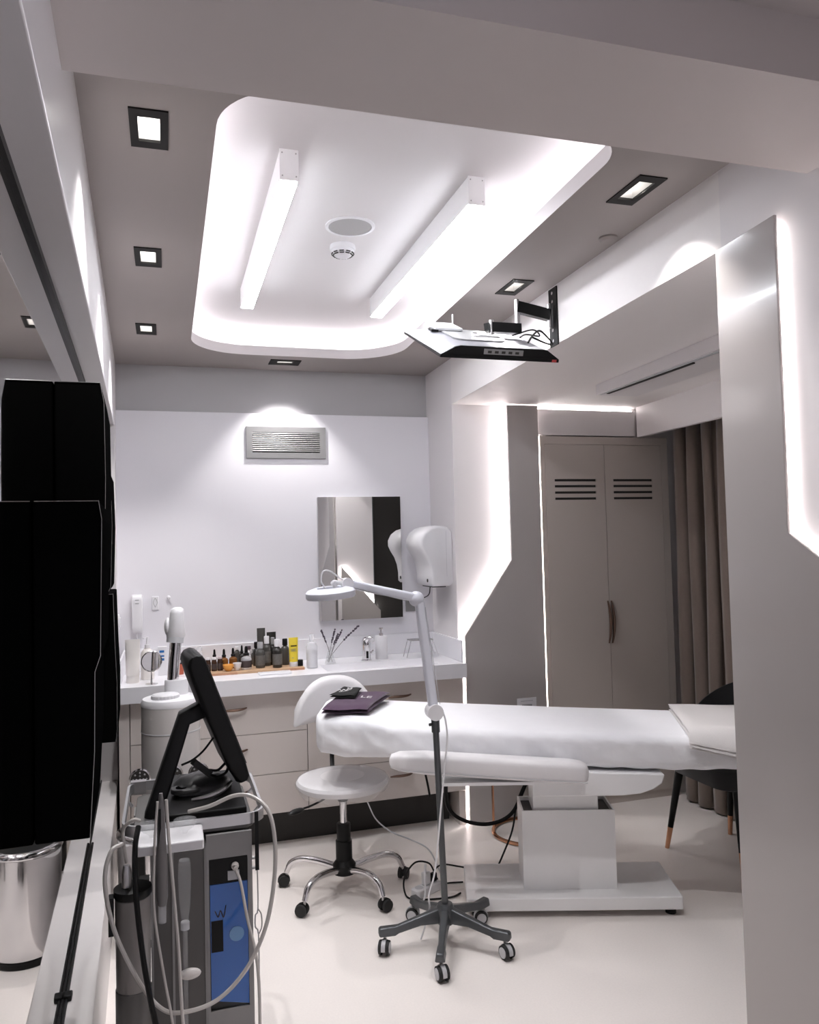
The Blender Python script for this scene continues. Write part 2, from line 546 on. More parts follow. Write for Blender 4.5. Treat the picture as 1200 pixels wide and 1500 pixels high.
# ================================================================== ceiling lights and fittings
def downlight(i, x, y, where):
    hx, hy = dl_half(i)
    root = thing('square_downlight', 'square black-framed recessed downlight in the ' + where, 'downlight', (x, y, ZC), 0, 'square recessed downlights')
    fr = MB()
    w = .020 if i != 3 else .042
    wy = .034 if i != 3 else .030
    for (a, b, c, d) in ((x - hx, x - hx + w, y - hy, y + hy), (x + hx - w, x + hx, y - hy, y + hy),
                         (x - hx + w, x + hx - w, y - hy, y - hy + wy), (x - hx + w, x + hx - w, y + hy - wy, y + hy)):
        fr.box(a, b, c, d, ZC - .004, ZC + .003)
    fr.build('frame', mat('dark_bronze_frame', (0.012, 0.011, 0.010), 0.5, spec=.2), root)
    rec = MB()
    ax, bx, ay, by = x - hx + w, x + hx - w, y - hy + wy, y + hy - wy
    h = .075
    ring = [(ax, ay), (bx, ay), (bx, by), (ax, by)]
    rec.loft([[(p[0], p[1], ZC + .003) for p in ring], [(p[0], p[1], ZC + h) for p in ring]], cap=False)
    rec.add([(p[0], p[1], ZC + h) for p in ring], [(0, 1, 2, 3)])
    rec.build('reflector', mat('reflector_grey', (0.45, 0.44, 0.43), 0.3, metal=0.6), root, fix=False)
    ln = MB().cyl((x, y, ZC + h - .012), (x, y, ZC + h - .002), min(hx, hy) * .45)
    ln.build('lamp', M_lens, root)
    ld = bpy.data.lights.new('downlight_beam', 'SPOT')
    ld.energy = SPOT_WATTS
    ld.color = (1.0, 0.975, 0.97)
    ld.spot_size = math.radians(92)
    ld.spot_blend = 0.55
    ld.shadow_soft_size = 0.012
    lo = bpy.data.objects.new('downlight_beam', ld)
    COL.objects.link(lo)
    lo.parent = root
    lo.location = (0, 0, .014)
for i, (x, y, wh) in enumerate(DOWNLIGHTS):
    downlight(i, x, y, wh)

def linear_light(x, ya, yb, label):
    root = thing('linear_ceiling_light', label, 'ceiling light', (x, (ya + yb) / 2, ZT), 0, 'linear ceiling lights')
    zb = 2.66
    hs = MB()
    hs.box(x - .0275, x + .0275, ya, yb, zb + .004, ZT)
    h = hs.build('housing', M_whitemetal, root, bevel=.002)
    MB().box(x - .0255, x + .0255, ya + .012, yb - .012, zb - .004, zb + .0039).build('diffuser', M_tube, root)
    e = MB().box(x - .029, x + .029, ya - .004, ya, zb, ZT)
    cap = e.build('end_cap', M_whitemetal, root)
    for sx in (-.021, .021):
        for zz in (zb + .012, ZT - .012):
            MB().cyl((x + sx, ya - .0055, zz), (x + sx, ya - .004, zz), .0022, n=8).build('screw', M_steel, cap)
    MB().box(x - .029, x + .029, yb, yb + .004, zb, ZT).build('end_cap', M_whitemetal, root)
linear_light(0.368, 2.36, 3.69, 'slim white linear ceiling light on the left of the recess')
linear_light(0.990, 2.39, 3.71, 'slim white linear ceiling light on the right of the recess')

sp = thing('ceiling_speaker', 'round grey flush ceiling speaker in the lit recess', 'speaker', (0.676, 2.88, ZT))
MB().lathe([(.094, 0), (.094, -.004), (.082, -.006), (.082, 0)], 40, Matrix.Translation((.676, 2.88, ZT)), cap=False).build('rim', M_white, sp)
MB().lathe([(.081, -.001), (.081, -.004), (.04, -.0055), (.001, -.006)], 40, Matrix.Translation((.676, 2.88, ZT))).build('grille', mat('speaker_mesh', (0.42, 0.41, 0.41), 0.7, vary=.15, scale=900), sp)
sd = thing('smoke_detector', 'white round smoke detector on the raised ceiling beside the speaker', 'smoke detector', (0.69, 3.08, ZT))
T = Matrix.Translation((.69, 3.08, ZT))
MB().lathe([(.050, 0), (.052, -.012), (.050, -.020)], 32, T).build('base', M_white, sd)
MB().lathe([(.046, -.020), (.044, -.032), (.030, -.044), (.012, -.047)], 32, T).build('dome', M_white, sd)
for k in range(10):
    a = 2 * math.pi * k / 10
    for q, (rr, zz) in enumerate(((.0435, -.034), (.0375, -.0395))):
        Mx = T @ Matrix.Rotation(a, 4, 'Z')
        MB().box(rr - .002, rr + .002, -.009, .009, zz - .0018, zz + .0018, Mx).build('vent_slot', M_dark, sd)
tag(MB().lathe([(.032, 0), (.032, -.006), (.024, -.014), (.002, -.017)], 28, Matrix.Translation((1.485, 2.40, ZC))).build('ceiling_sensor', M_ceiling, None),
    'small round taupe sensor dome on the right ceiling strip', 'sensor')

# ================================================================== wall fittings at the back
vg = thing('wall_grille', 'grey metal ventilation grille high on the back wall', 'air vent', (.678, YB, 2.16))
vx0, vx1, vz0, vz1 = .446, .911, 2.071, 2.256
fr = MB()
for a, b, c, d in ((vx0, vx0 + .035, vz0, vz1), (vx1 - .035, vx1, vz0, vz1), (vx0 + .035, vx1 - .035, vz0, vz0 + .033), (vx0 + .035, vx1 - .035, vz1 - .033, vz1)):
    fr.box(a, b, YB - .012, YB - .0002, c, d)
M_vent = mat('grey_grille_paint', (0.25, 0.245, 0.245), 0.45, metal=.3)
fr.build('frame', M_vent, vg)
MB().box(vx0 + .03, vx1 - .03, YB - .003, YB - .0005, vz0 + .03, vz1 - .03).build('backing', M_dark, vg)
nsl = 10
for k in range(nsl):
    z = vz0 + .036 + (vz1 - vz0 - .072) * (k + .5) / nsl
    MB().bar((vx0 + .035, YB - .007, z), (vx1 - .035, YB - .007, z), .012, .0045, up=(0, .5, 1)).build('slat', M_vent, vg)
for x in (.53, .83):
    MB().box(x - .002, x + .002, YB - .006, YB - .003, vz0 + .033, vz1 - .033).build('mullion', M_vent, vg)

wm = thing('wall_mirror', 'rectangular frameless mirror above the washbasin', 'mirror', (1.1, YB, 1.48))
MB().box(.852, 1.355, YB - .034, YB - .0002, 1.114, 1.838).build('backing', M_lgrey, wm)
MB().box(.850, 1.357, YB - .0385, YB - .0342, 1.112, 1.840).build('glass', M_mirror2, wm)

sk = thing('power_outlet', 'grey wall outlet with dark plug at the right of the mirror', 'outlet', (1.43, YB, 1.2))
MB().box(1.385, 1.478, YB - .010, YB - .0002, 1.140, 1.255).build('plate', mat('dim_grey_plate', (.22, .215, .21), .4), sk, bevel=.003)
MB().box(1.400, 1.460, YB - .030, YB - .010, 1.195, 1.235).build('plug', M_black, sk, bevel=.004)

# ================================================================== counter along the back wall
CT = 0.89                                     # counter top height
XL0, XR0 = -0.236, 1.560
YF = 4.10                                     # front edge of the worktop
wt = thing('worktop', 'long white solid-surface worktop with upstand and washbasin', 'worktop', (.66, 4.38, CT))
bx0, bx1, by0, by1 = .80, 1.42, 4.165, 4.40
slab = MB()
slab.box(XL0, bx0, YF, YB - .001, CT - .078, CT)
slab.box(bx1, XR0, YF, YB - .001, CT - .078, CT)
slab.box(bx0, bx1, YF, by0, CT - .078, CT)
slab.box(bx0, bx1, by1, YB - .001, CT - .078, CT)
slab.build('slab', M_solid, wt, smooth=0)
bs = MB()
bs.loft([[(p[0], p[1], CT) for p in rrect(bx0, bx1, by0, by1, .001)], [(p[0], p[1], CT - .05) for p in rrect(bx0 + .015, bx1 - .015, by0 + .012, by1 - .012, .03)],
         [(p[0], p[1], CT - .075) for p in rrect(bx0 + .05, bx1 - .05, by0 + .04, by1 - .04, .04)]], cap=False)
bs.add([(p[0], p[1], CT - .075) for p in rrect(bx0 + .05, bx1 - .05, by0 + .04, by1 - .04, .04)], [list(range(36))])
bs.build('basin', M_solid, wt, fix=False)
MB().box(XL0 + .012, XR0 - .012, YB - .016, YB - .001, CT + .0002, 1.010).build('upstand', M_solid, wt, bevel=.002)
MB().box(XL0, XL0 + .011, YF + .08, YB - .001, CT + .0002, 1.010).build('side_upstand', M_solid, wt, bevel=.002)
MB().box(XR0 - .011, XR0, YF + .05, YB - .001, CT + .0002, 1.010).build('side_upstand', M_solid, wt, bevel=.002)

YD = 4.155                                    # drawer fronts
def handle(mb, x, z, w=.125):
    """slim tapered bow pull, built along x in front of the drawer face"""
    pts = [(x - w / 2, YD - .004, z - .004), (x - w * .30, YD - .020, z + .001), (x, YD - .026, z + .002), (x + w * .30, YD - .020, z + .003), (x + w / 2, YD - .004, z + .006)]
    mb.tube(pts, lambda t: .0035 + .004 * math.sin(math.pi * t), 8, smooth=5)
def drawer_unit(xa, xb, rows, label, handles=True, hx=None):
    root = thing('drawer_cabinet', label, 'cabinet', ((xa + xb) / 2, 4.4, 0.17), 0, 'taupe drawer units under the worktop')
    MB().box(xa, xb, YD + .021, YB - .001, 0.185, CT - .0785).build('carcass', M_drawer, root)
    for (za, zb) in rows:
        d = MB().box(xa + .0015, xb - .0015, YD, YD + .0205, za + .0015, zb - .0015).build('drawer', M_drawer, root, bevel=.0012)
        if handles:
            h = MB()
            handle(h, hx if hx is not None else (xa + xb) / 2, zb - .078)
            h.build('handle', M_bronze, d, label='bronze bow handle')
R3 = [(.188, .390), (.390, .600), (.600, .810)]
drawer_unit(-.185, -.040, [(.188, .600), (.600, .810)], 'narrow taupe cupboard unit at the left end of the counter', False)
drawer_unit(-.040, .686, R3, 'three-drawer taupe unit behind the rolling stool', True, .315)
drawer_unit(.686, 1.558, [(.188, .390), (.390, .810)], 'two-drawer taupe unit under the washbasin', True, 1.19)
tag(MB().box(XL0, -.187, YD, YB - .001, .02, CT - .0785).build('filler_panel', M_drawer, None), 'slim taupe filler strip between counter and left wall', 'filler panel')
tag(MB().box(XL0 + .05, 1.50, YD + .13, YD + .15, 0, .184).build('plinth', M_dark, None), 'dark recessed plinth under the drawer units', 'plinth')
tag(MB().box(1.520, 1.558, YD + .01, YB - .02, 0, .1845).build('support_panel', M_drawer, None), 'short taupe support panel under the right end of the counter', 'panel')

# ================================================================== wardrobe and curtain in the alcove
WY = 4.168
wd = thing('wardrobe', 'tall taupe two-door built-in wardrobe with vent slots', 'wardrobe', (2.5, WY, 0))
fr = MB()
fr.box(2.078, 2.105, WY, YR - .002, .0, 2.158)
fr.box(2.889, 2.935, WY, YR - .002, .0, 2.158)
fr.box(2.105, 2.889, WY, YR - .002, 2.112, 2.158)
fr.box(2.105, 2.889, WY + .012, YR - .002, .0, .048)
fr.build('frame', M_ward, wd, smooth=0)
MB().box(2.105, 2.889, WY + .028, YR - .002, .048, 2.112).build('back_panel', M_dark, wd)
for xa, xb, sx0, sx1 in ((2.107, 2.4955, 2.166, 2.436), (2.4985, 2.887, 2.554, 2.822)):
    dm = MB()
    rows = [1.900, 1.865, 1.828, 1.792]
    dm.box(xa, sx0, WY - .001, WY + .02, .051, 2.110)
    dm.box(sx1, xb, WY - .001, WY + .02, .051, 2.110)
    zz = .051
    for r in rows[::-1]:
        dm.box(sx0, sx1, WY - .001, WY + .02, zz, r - .007)
        zz = r + .007
    dm.box(sx0, sx1, WY - .001, WY + .02, zz, 2.110)
    d = dm.build('door', M_ward, wd, smooth=0)
    for r in rows:
        MB().box(sx0, sx1, WY + .006, WY + .010, r - .007, r + .007).build('vent_slot', M_dark, d)
    hx = 2.486 if xa < 2.3 else 2.509
    pts = [(hx, WY - .004, 1.185), (hx, WY - .022, 1.13), (hx, WY - .030, 1.06), (hx, WY - .022, .99), (hx, WY - .004, .937)]
    MB().tube(pts, lambda t: .004 + .005 * math.sin(math.pi * t), 8, smooth=6).build('handle', M_bronze, d, label='bronze bow handle')
tag(MB().box(2.072, 2.719, WY + .004, YR - .002, 2.166, 2.316).build('filler_panel', M_wallR, None), 'cream filler board above the wardrobe', 'filler panel')

strip('led_strip', [(2.085, WY + .026, 2.3225), (2.712, WY + .026, 2.3225)], .0045, 'LED strip lying on top of the filler board above the wardrobe', 'panel edge LED strips', M_led3)

cu = thing('curtain', 'heavy brown velvet curtain hanging in deep folds beside the wardrobe', 'curtain', (2.95, 3.0, 0))
M_curt = mat('brown_velvet', (0.20, 0.155, 0.128), 0.85, vary=.08, scale=60, sheen=.35, bump=.05, bscale=300)
cm = MB()
ny, nz = 200, 14
rings = []
for j in range(nz + 1):
    z = .012 + (2.235 - .012) * j / nz
    row = []
    for i in range(ny + 1):
        y = YR - .09 - (YR - .09 - 2.05) * i / ny
        ph = i / ny * 2 * math.pi * 17
        amp = .036 + .012 * math.sin(i * .11)
        x = 2.945 + amp * math.sin(ph + .25 * math.sin(z * 1.3 + i * .05)) + .006 * math.sin(z * 3 + i * .3)
        yy = y + .022 * math.sin(2 * ph)
        row.append((x, yy, z))
    rings.append(row)
cm.loft(rings, cap=False, closed_ring=False)
cm.build('fabric', M_curt, cu, smooth=180, solid=.004)
MB().box(2.93, 2.96, 2.05, YR - .08, 2.236, 2.249).build('track', M_lgrey, cu)

# ================================================================== wall fittings round the counter
pt = thing('paper_towel_dispenser', 'white rounded paper towel dispenser on the side wall', 'dispenser', (1.5, 4.42, 1.48))
prof_px = [(663, 776), (659, 771), (652, 769), (640, 768), (630, 771), (621, 778), (616, 788), (616, 797), (620, 806), (626, 816), (630, 828), (632, 842), (632, 855), (635, 858), (660, 858), (664, 855)]
sd_ = [(1.5575 - (664 - a) * .0040, 1.652 - (b - 768) * .00385) for a, b in prof_px]
body = MB()
rings = []
ya, yb = 4.270, 4.565
for (yy, s) in ((ya, .90), (ya + .006, .96), (ya + .018, 1.0), (yb - .018, 1.0), (yb - .006, .96), (yb, .9)):
    cxx, czz = 1.49, 1.48
    rings.append([(1.5575 - (1.5575 - p[0]) * s if p[0] < 1.5574 else p[0], yy, czz + (p[1] - czz) * s) for p in sd_])
body.loft(rings)
bo = body.build('cover', M_white, pt, smooth=50)
MB().box(1.5585, 1.5605, ya + .01, yb - .01, 1.33, 1.63).build('back_plate', M_grey, pt)
MB().box(1.452, 1.53, ya + .05, yb - .05, 1.298, 1.306).build('paper_exit', M_dark, pt)
MB().lathe([(.010, 0), (.010, .004), (.003, .006)], 16, Matrix.Translation((1.4300, 4.345, 1.338)) @ Matrix.Rotation(-math.pi / 2, 4, 'Y')).build('sensor_window', M_dark, pt, label='black sensor eye')
MB().box(1.52, 1.5215, ya - .0006, ya + .004, 1.36, 1.62).build('seam', M_lgrey, pt)
tag(MB().tube([(1.478, 4.45, 1.299), (1.475, 4.47, 1.25), (1.462, 4.56, 1.222), (1.450, YB - .036, 1.215)], .003, 6).build('power_cable', M_black, None),
    'thin dark power cable hanging from the towel dispenser to the outlet', 'cable')

ph = thing('wall_phone', 'white intercom handset mounted on the back wall', 'phone', (-.16, YB, 1.2))
MB().prism(rrect(-.194, -.132, 1.225, 1.308, .012), YB - .020, YB - .0003, 'y').build('cradle', M_white, ph, bevel=.003)
hs = MB()
rings = []
for z, w, d0, d1 in ((1.100, .022, .022, .036), (1.104, .026, .018, .042), (1.14, .028, .018, .046), (1.20, .029, .0205, .044), (1.27, .029, .0205, .046), (1.296, .027, .0205, .046), (1.303, .022, .022, .040)):
    rings.append([(-.162 + p[0], YB - p[1], z) for p in rrect(-w, w, d0, d1, .005, 3)])
hs.loft(rings)
hd = hs.build('handset', M_white, ph, smooth=50)
for z in (1.281, 1.262):
    MB().box(-.172, -.152, YB - .0475, YB - .0455, z - .0015, z + .0015).build('earpiece_slot', M_grey, hd)
tag(MB().tube([(-.165, YB - .03, 1.103), (-.164, YB - .03, 1.07), (-.150, YB - .028, 1.045), (-.155, YB - .026, 1.022), (-.160, YB - .012, 1.035), (-.158, YB - .004, 1.06)], .0028, 6).build('phone_cord', M_white, None),
    'short white cord hanging below the wall handset', 'cord')
sw = thing('wall_plate', 'small white wall plate with an outlined symbol beside the handset', 'wall plate', (-.067, YB, 1.257))
MB().box(-.085, -.049, YB - .007, YB - .0003, 1.220, 1.295).build('plate', M_white, sw, bevel=.002)
MB().tube([(-.067, YB - .0078, 1.285), (-.057, YB - .0078, 1.262), (-.064, YB - .0078, 1.242), (-.067, YB - .0078, 1.236), (-.070, YB - .0078, 1.242), (-.077, YB - .0078, 1.262)], .0011, 5, True, 4).build('symbol', M_grey, sw)
tag(MB().lathe([(.004, 0), (.004, .010), (.011, .014), (.011, .022), (.006, .026)], 18, Matrix.Translation((.004, YB - .0003, 1.287)) @ Matrix.Rotation(math.pi / 2, 4, 'X')).build('wall_hook', M_white, None),
    'tiny white knob hook on the wall right of the handset', 'hook')
ls = thing('light_switch', 'white light switch seen edge-on on the left wall return', 'switch', (xf(4.52), 4.54, 1.17))
xx = xf(4.54)
MB().box(xx + .002, xx + .011, 4.50, 4.58, 1.130, 1.212).build('plate', M_white, ls, bevel=.002)
MB().box(xx + .011, xx + .017, 4.52, 4.56, 1.145, 1.197).build('rocker', M_white, ls, bevel=.002)

# ================================================================== things standing on the counter
M_amber = mat('amber_glass', (0.22, 0.085, 0.02), 0.08, vary=0.02)
M_brownglass = mat('dark_brown_glass', (0.055, 0.028, 0.018), 0.12, vary=.03)
M_smoke = mat('smoky_black_bottle', (0.035, 0.033, 0.03), 0.15, vary=.05)
M_graybottle = mat('charcoal_bottle', (0.075, 0.072, 0.066), 0.25, vary=.05)
M_labelw = mat('pale_label', (0.45, 0.44, 0.42), 0.6, vary=.05)
M_labeld = mat('dark_label', (0.06, 0.045, 0.045), 0.5, vary=.05)
M_printg = mat('grey_printed_label', (0.14, 0.135, 0.125), 0.4, vary=.5, scale=120)
M_cream = mat('cream_plastic', (0.78, 0.74, 0.71), 0.35)
M_clear = mat('clear_plastic', (0.88, 0.89, 0.92), 0.06, alpha=.35, vary=0)
M_wood = mat('bamboo', (0.55, 0.36, 0.22), 0.5, vary=.15, scale=40)
M_yellow = mat('yellow_tube', (0.85, 0.66, 0.06), 0.35, vary=.03)
M_blue = mat('blue_print', (0.02, 0.15, 0.42), 0.5)
M_orange = mat('orange_ceramic', (0.85, 0.42, 0.10), 0.35, vary=.05)
M_red = mat('red_card', (0.50, 0.12, 0.07), 0.5)

wb_ = thing('bamboo_board', 'long light bamboo board carrying the row of bottles on the counter', 'board', (.45, 4.41, CT))
BZ = CT + .013
MB().box(.130, .700, 4.285, 4.600, CT + .0002, BZ).build('plank', M_wood, wb_, bevel=.001)
for a, b in ((.135, .345), (.612, .699)):
    MB().box(a, b, 4.281, 4.2848, CT + .0005, BZ - .0015).build('edge_strip', mat('bamboo_end_grain', (0.50, 0.27, 0.16), 0.5, vary=.3, scale=220), wb_)

def bottle(x, y, z0, r, h, kind, label, body_m, cap_m, name='bottle', group='bottles on the bamboo board', lab=None, neck=.45):
    """turned bottle: body with shoulder, label band, cap or dropper"""
    root = thing(name, label, 'bottle', (x, y, z0), 0, group)
    z0 += .0003
    T = Matrix.Translation((x, y, z0))
    hb = h * {'dropper': .56, 'spray': .72, 'cap': .78, 'pump': .72, 'short': .80}[kind]
    MB().lathe([(r * .92, 0), (r, .003), (r, hb * .80), (r * .85, hb * .92), (r * neck, hb), (r * neck, hb + .004)], 20, T).build('body', body_m, root, smooth=40)
    if lab:
        MB().lathe([(r * 1.012, hb * .15), (r * 1.012, hb * .68)], 20, T, cap=False).build('paper_label', lab, root)
    if kind == 'dropper':
        MB().lathe([(r * .52, hb + .004), (r * .52, hb + h * .13), (r * .34, hb + h * .16), (r * .28, hb + h * .38), (r * .16, h - hb * 0)], 14, T).build('dropper_cap', cap_m, root)
    elif kind == 'pump':
        c = MB().lathe([(r * .38, hb + .004), (r * .38, hb + h * .10), (r * .12, hb + h * .11), (r * .12, h - .008), (r * .25, h - .008), (r * .25, h)], 14, T).build('pump', cap_m, root)
        MB().cyl((x, y, z0 + h - .004), (x - .018, y - .012, z0 + h - .006), .0035, n=8).build('spout', cap_m, c)
    else:
        k = .62 if kind == 'spray' else .74
        MB().lathe([(r * k, hb + .004), (r * k, h - .003), (r * k * .9, h)], 18, T).build('cap', cap_m, root)
    return root

g = 'bottles on the bamboo board'
bottle(.200, 4.375, BZ, .0145, .070, 'short', 'small brown vial with white cap, leftmost of the three on the board', M_brownglass, M_white, 'vial', 'small brown vials', M_labeld, .8)
bottle(.231, 4.372, BZ, .0145, .070, 'short', 'small brown vial with white cap, middle of the three on the board', M_brownglass, M_white, 'vial', 'small brown vials', M_labeld, .8)
bottle(.262, 4.374, BZ, .0150, .073, 'short', 'small brown vial with pinkish cap, rightmost of the three on the board', M_brownglass, mat('pinkish_cap', (.62, .52, .54), .4), 'vial', 'small brown vials', M_labeld, .8)
bottle(.240, 4.50, BZ, .0190, .098, 'dropper', 'dropper bottle with black bulb behind the brown vials', M_clear, M_black, group=g)
bottle(.286, 4.43, BZ, .0220, .105, 'dropper', 'amber dropper bottle left of the other amber one', M_amber, M_black, group=g)
bottle(.334, 4.43, BZ, .0220, .108, 'dropper', 'amber dropper bottle right of the other amber one', M_amber, M_black, group=g)
bottle(.366, 4.56, BZ, .0170, .098, 'short', 'dark green bottle with white cap behind the small white bowl', M_graybottle, M_white, group=g)
bottle(.392, 4.555, BZ, .0180, .105, 'dropper', 'dark dropper bottle behind the small white bowl', M_smoke, M_black, group=g)
bottle(.428, 4.54, BZ, .0180, .100, 'cap', 'pale bottle with plum-coloured cap behind the round black-label bottle', M_clear, mat('plum_cap', (.10, .07, .09), .4), group=g)
bottle(.398, 4.36, BZ, .0290, .122, 'dropper', 'round bottle with wide black label and black dropper', M_clear, M_black, lab=M_labeld, group=g)
bottle(.455, 4.52, BZ, .0160, .085, 'cap', 'thin grey-green bottle half hidden left of the tall charcoal ones', M_graybottle, M_grey, group=g)
bottle(.474, 4.375, BZ, .0250, .138, 'spray', 'tall charcoal bottle with translucent top, left of the tall group', M_graybottle, M_clear, lab=M_printg, group=g)
bottle(.462, 4.46, BZ, .0190, .130, 'spray', 'slim black bottle standing behind the leftmost tall charcoal bottle', M_smoke, M_black, group=g)
bottle(.517, 4.44, BZ, .0230, .160, 'spray', 'tall charcoal bottle with white cap behind the front pair', M_graybottle, M_white, lab=M_printg, group=g)
bottle(.562, 4.345, BZ, .0260, .150, 'spray', 'tall black bottle with white cap at the front of the row', M_smoke, M_white, lab=M_printg, group=g)
bottle(.552, 4.455, BZ, .0170, .150, 'spray', 'slim black bottle with grey cap behind the front black bottle', M_smoke, M_grey, group=g)
bottle(.616, 4.43, BZ, .0230, .142, 'spray', 'tall charcoal bottle with dark cap next to the yellow tube', M_graybottle, M_black, group=g)

def tube_up(x, y, z0, w, h, m, mcap, label, name='cosmetic_tube', rz=0.0, capup=False, group=None, band=None):
    """squeeze tube: round cap at the foot, flat crimped top"""
    root = thing(name, label, 'tube', (x, y, z0), rz, group)
    hc = h * .17
    rings = []
    for t in (0, .25, .5, .75, .93, .935, 1.0):
        z = hc + (h - hc) * t
        d = w * .42 * (1 - t) + .0012
        ww = w * .46 * (1 - t) + w * .5 * t
        rings.append([(ww * math.cos(a), d * math.sin(a), z) for a in [2 * math.pi * k / 20 for k in range(20)]])
    MB().loft(rings).build('body', m, root, local=True, smooth=60)
    MB().lathe([(w * .44, .0004), (w * .44, hc - .002), (w * .42, hc)], 20).build('cap', mcap, root, local=True)
    if band:
        for (za, zb, x0, x1, mm) in band:
            d = w * .42 * (1 - ((za + zb) / 2 * h - hc) / (h - hc)) + .003
            MB().box(x0 * w, x1 * w, -d - .0006, -d + .0006, za * h, zb * h).build('print', mm, root, local=True)
    return root
tube_up(.500, 4.555, BZ, .046, .195, M_graybottle, M_black, 'tall flat dark tube standing highest behind the bottles', group='tubes on the bamboo board')
tube_up(.555, 4.535, BZ, .054, .172, M_smoke, M_black, 'black squeeze tube with wide crimped top behind the white-capped bottle', group='tubes on the bamboo board', rz=.2)
tube_up(.650, 4.345, BZ, .052, .155, M_yellow, M_white, 'yellow squeeze tube with white cap at the right of the bottles', rz=.12, group='tubes on the bamboo board',
        band=[(.70, .735, -.34, .30, M_black), (.60, .612, -.34, .22, M_grey), (.56, .572, -.34, .10, M_grey), (.53, .542, -.34, .26, M_grey), (.30, .32, -.30, -.1, M_grey)])
tag(MB().lathe([(.0165, .0003), (.0170, .002), (.0170, .030), (.015, .0335)], 20, Matrix.Translation((.684, 4.345, BZ))).build('small_jar', M_black, None), 'small black cylindrical jar at the right end of the board', 'jar')
def bowl(name, x, y, r, h, m, label):
    tag(MB().lathe([(r * .45, .0004), (r * .5, .002), (r * .85, h * .55), (r, h), (r * .93, h), (r * .78, h * .55), (r * .4, .006)], 24, Matrix.Translation((x, y, BZ))).build(name, m, None), label, 'bowl')
bowl('small_bowl', .302, 4.335, .030, .034, M_orange, 'small orange-yellow bowl in front of the amber droppers')
bowl('small_bowl', .348, 4.335, .023, .040, M_white, 'small white bowl beside the orange one')
tag(MB().prism(rrect(.445, .615, 4.175, 4.245, .006), CT + .0003, CT + .010, 'z').build('white_tray', M_white, None, bevel=.002), 'thin white flat tray lying in front of the bamboo board', 'tray')

# right of the board
bt = thing('clear_bottle', 'tall clear bottle half filled with white, right of the board', 'bottle', (.748, 4.33, CT))
T = Matrix.Translation((.748, 4.33, CT + .0003))
MB().lathe([(.030, 0), (.031, .003), (.031, .115), (.024, .135), (.012, .142), (.012, .150)], 24, T).build('body', M_clear, bt)
MB().lathe([(.0285, .004), (.0285, .100), (.02, .1005)], 24, T).build('contents', M_white, bt)
MB().lathe([(.014, .150), (.014, .172), (.008, .182)], 18, T).build('cap', M_clear, bt)
va = thing('lavender_vase', 'small clear glass vase holding dried lavender stems', 'vase', (.860, 4.43, CT))
T = Matrix.Translation((.868, 4.43, CT + .0003))
MB().lathe([(.032, 0), (.033, .004), (.020, .045), (.010, .075), (.013, .092), (.0115, .092), (.008, .076), (.018, .045), (.03, .006)], 24, T).build('glass', M_glass, va)
M_stem = mat('dried_stem', (0.10, 0.08, 0.075), 0.8, vary=.2)
M_lav = mat('dried_lavender', (0.085, 0.07, 0.09), 0.9, vary=.3, scale=300)
for q, (tip, base) in enumerate((((.815, 4.40, 1.082), (.880, 4.43, .90)), ((.906, 4.46, 1.078), (.855, 4.43, .90)), ((.938, 4.42, 1.076), (.858, 4.43, .90)), ((1.030, 4.41, 1.094), (.852, 4.44, .905)), ((.925, 4.47, 1.050), (.862, 4.43, .90)))):
    a, b = Vector(base), Vector(tip)
    mid = (a + b) / 2 + Vector((0, 0, .012))
    s = MB().tube([a, mid, b], .0013, 5).build('lavender_stem', M_stem, va)
    fl = MB()
    P = spline([a, mid, b], 20)
    for i in range(int(len(P) * .55), len(P)):
        if i % 3 == 2:
            continue
        k = Vector((random.uniform(-1, 1), random.uniform(-1, 1), random.uniform(-1, 1))) * .0016
        fl.sphere(P[i] + k, random.uniform(.0038, .0066), 6, 4)
    f = fl.build('flower_head', M_lav, s)
    f['kind'] = 'stuff'
fc = thing('sensor_faucet', 'short chrome sensor faucet at the back of the washbasin', 'faucet', (1.085, 4.46, CT))
T = Matrix.Translation((1.085, 4.46, CT + .0003))
MB().lathe([(.030, 0), (.030, .004), (.024, .008), (.024, .085), (.026, .11), (.018, .128), (.002, .134)], 24, T).build('body', M_chrome, fc)
MB().tube([(1.085, 4.455, .995), (1.095, 4.42, 1.018), (1.105, 4.385, 1.012)], lambda t: .017 - .004 * t, 12).build('spout', M_chrome, fc)
MB().box(1.079, 1.091, 4.4345, 4.4365, .905, .945).build('sensor_window', M_black, fc)
MB().cyl((1.11, 4.46, .93), (1.128, 4.46, .945), .006, n=10).build('lever', M_chrome, fc)
so_ = thing('soap_dispenser', 'white cylindrical soap dispenser with chrome pump by the faucet', 'soap dispenser', (1.180, 4.48, CT))
T = Matrix.Translation((1.180, 4.48, CT + .0003))
MB().lathe([(.034, 0), (.036, .004), (.036, .128), (.034, .133), (.010, .134)], 28, T).build('body', M_white, so_)
pu = MB().lathe([(.013, .134), (.013, .148), (.005, .150), (.005, .168), (.012, .170), (.012, .180)], 16, T).build('pump', M_chrome, so_)
MB().cyl((1.18, 4.48, CT + .176), (1.165, 4.45, CT + .172), .004, n=8).build('spout', M_chrome, pu)
th = thing('chrome_stand', 'thin chrome wire stand with a flat top bar beside the soap dispenser', 'stand', (1.40, 4.46, CT))
for x0, x1 in ((1.318, 1.345), (1.512, 1.478)):
    for y in (4.43, 4.50):
        MB().tube([(x0, y, CT + .002), (x1, y, .988)], .0028, 6, smooth=0).build('leg', M_chrome, th)
MB().box(1.343, 1.480, 4.425, 4.505, .9875, .993).build('top_bar', M_steel, th)

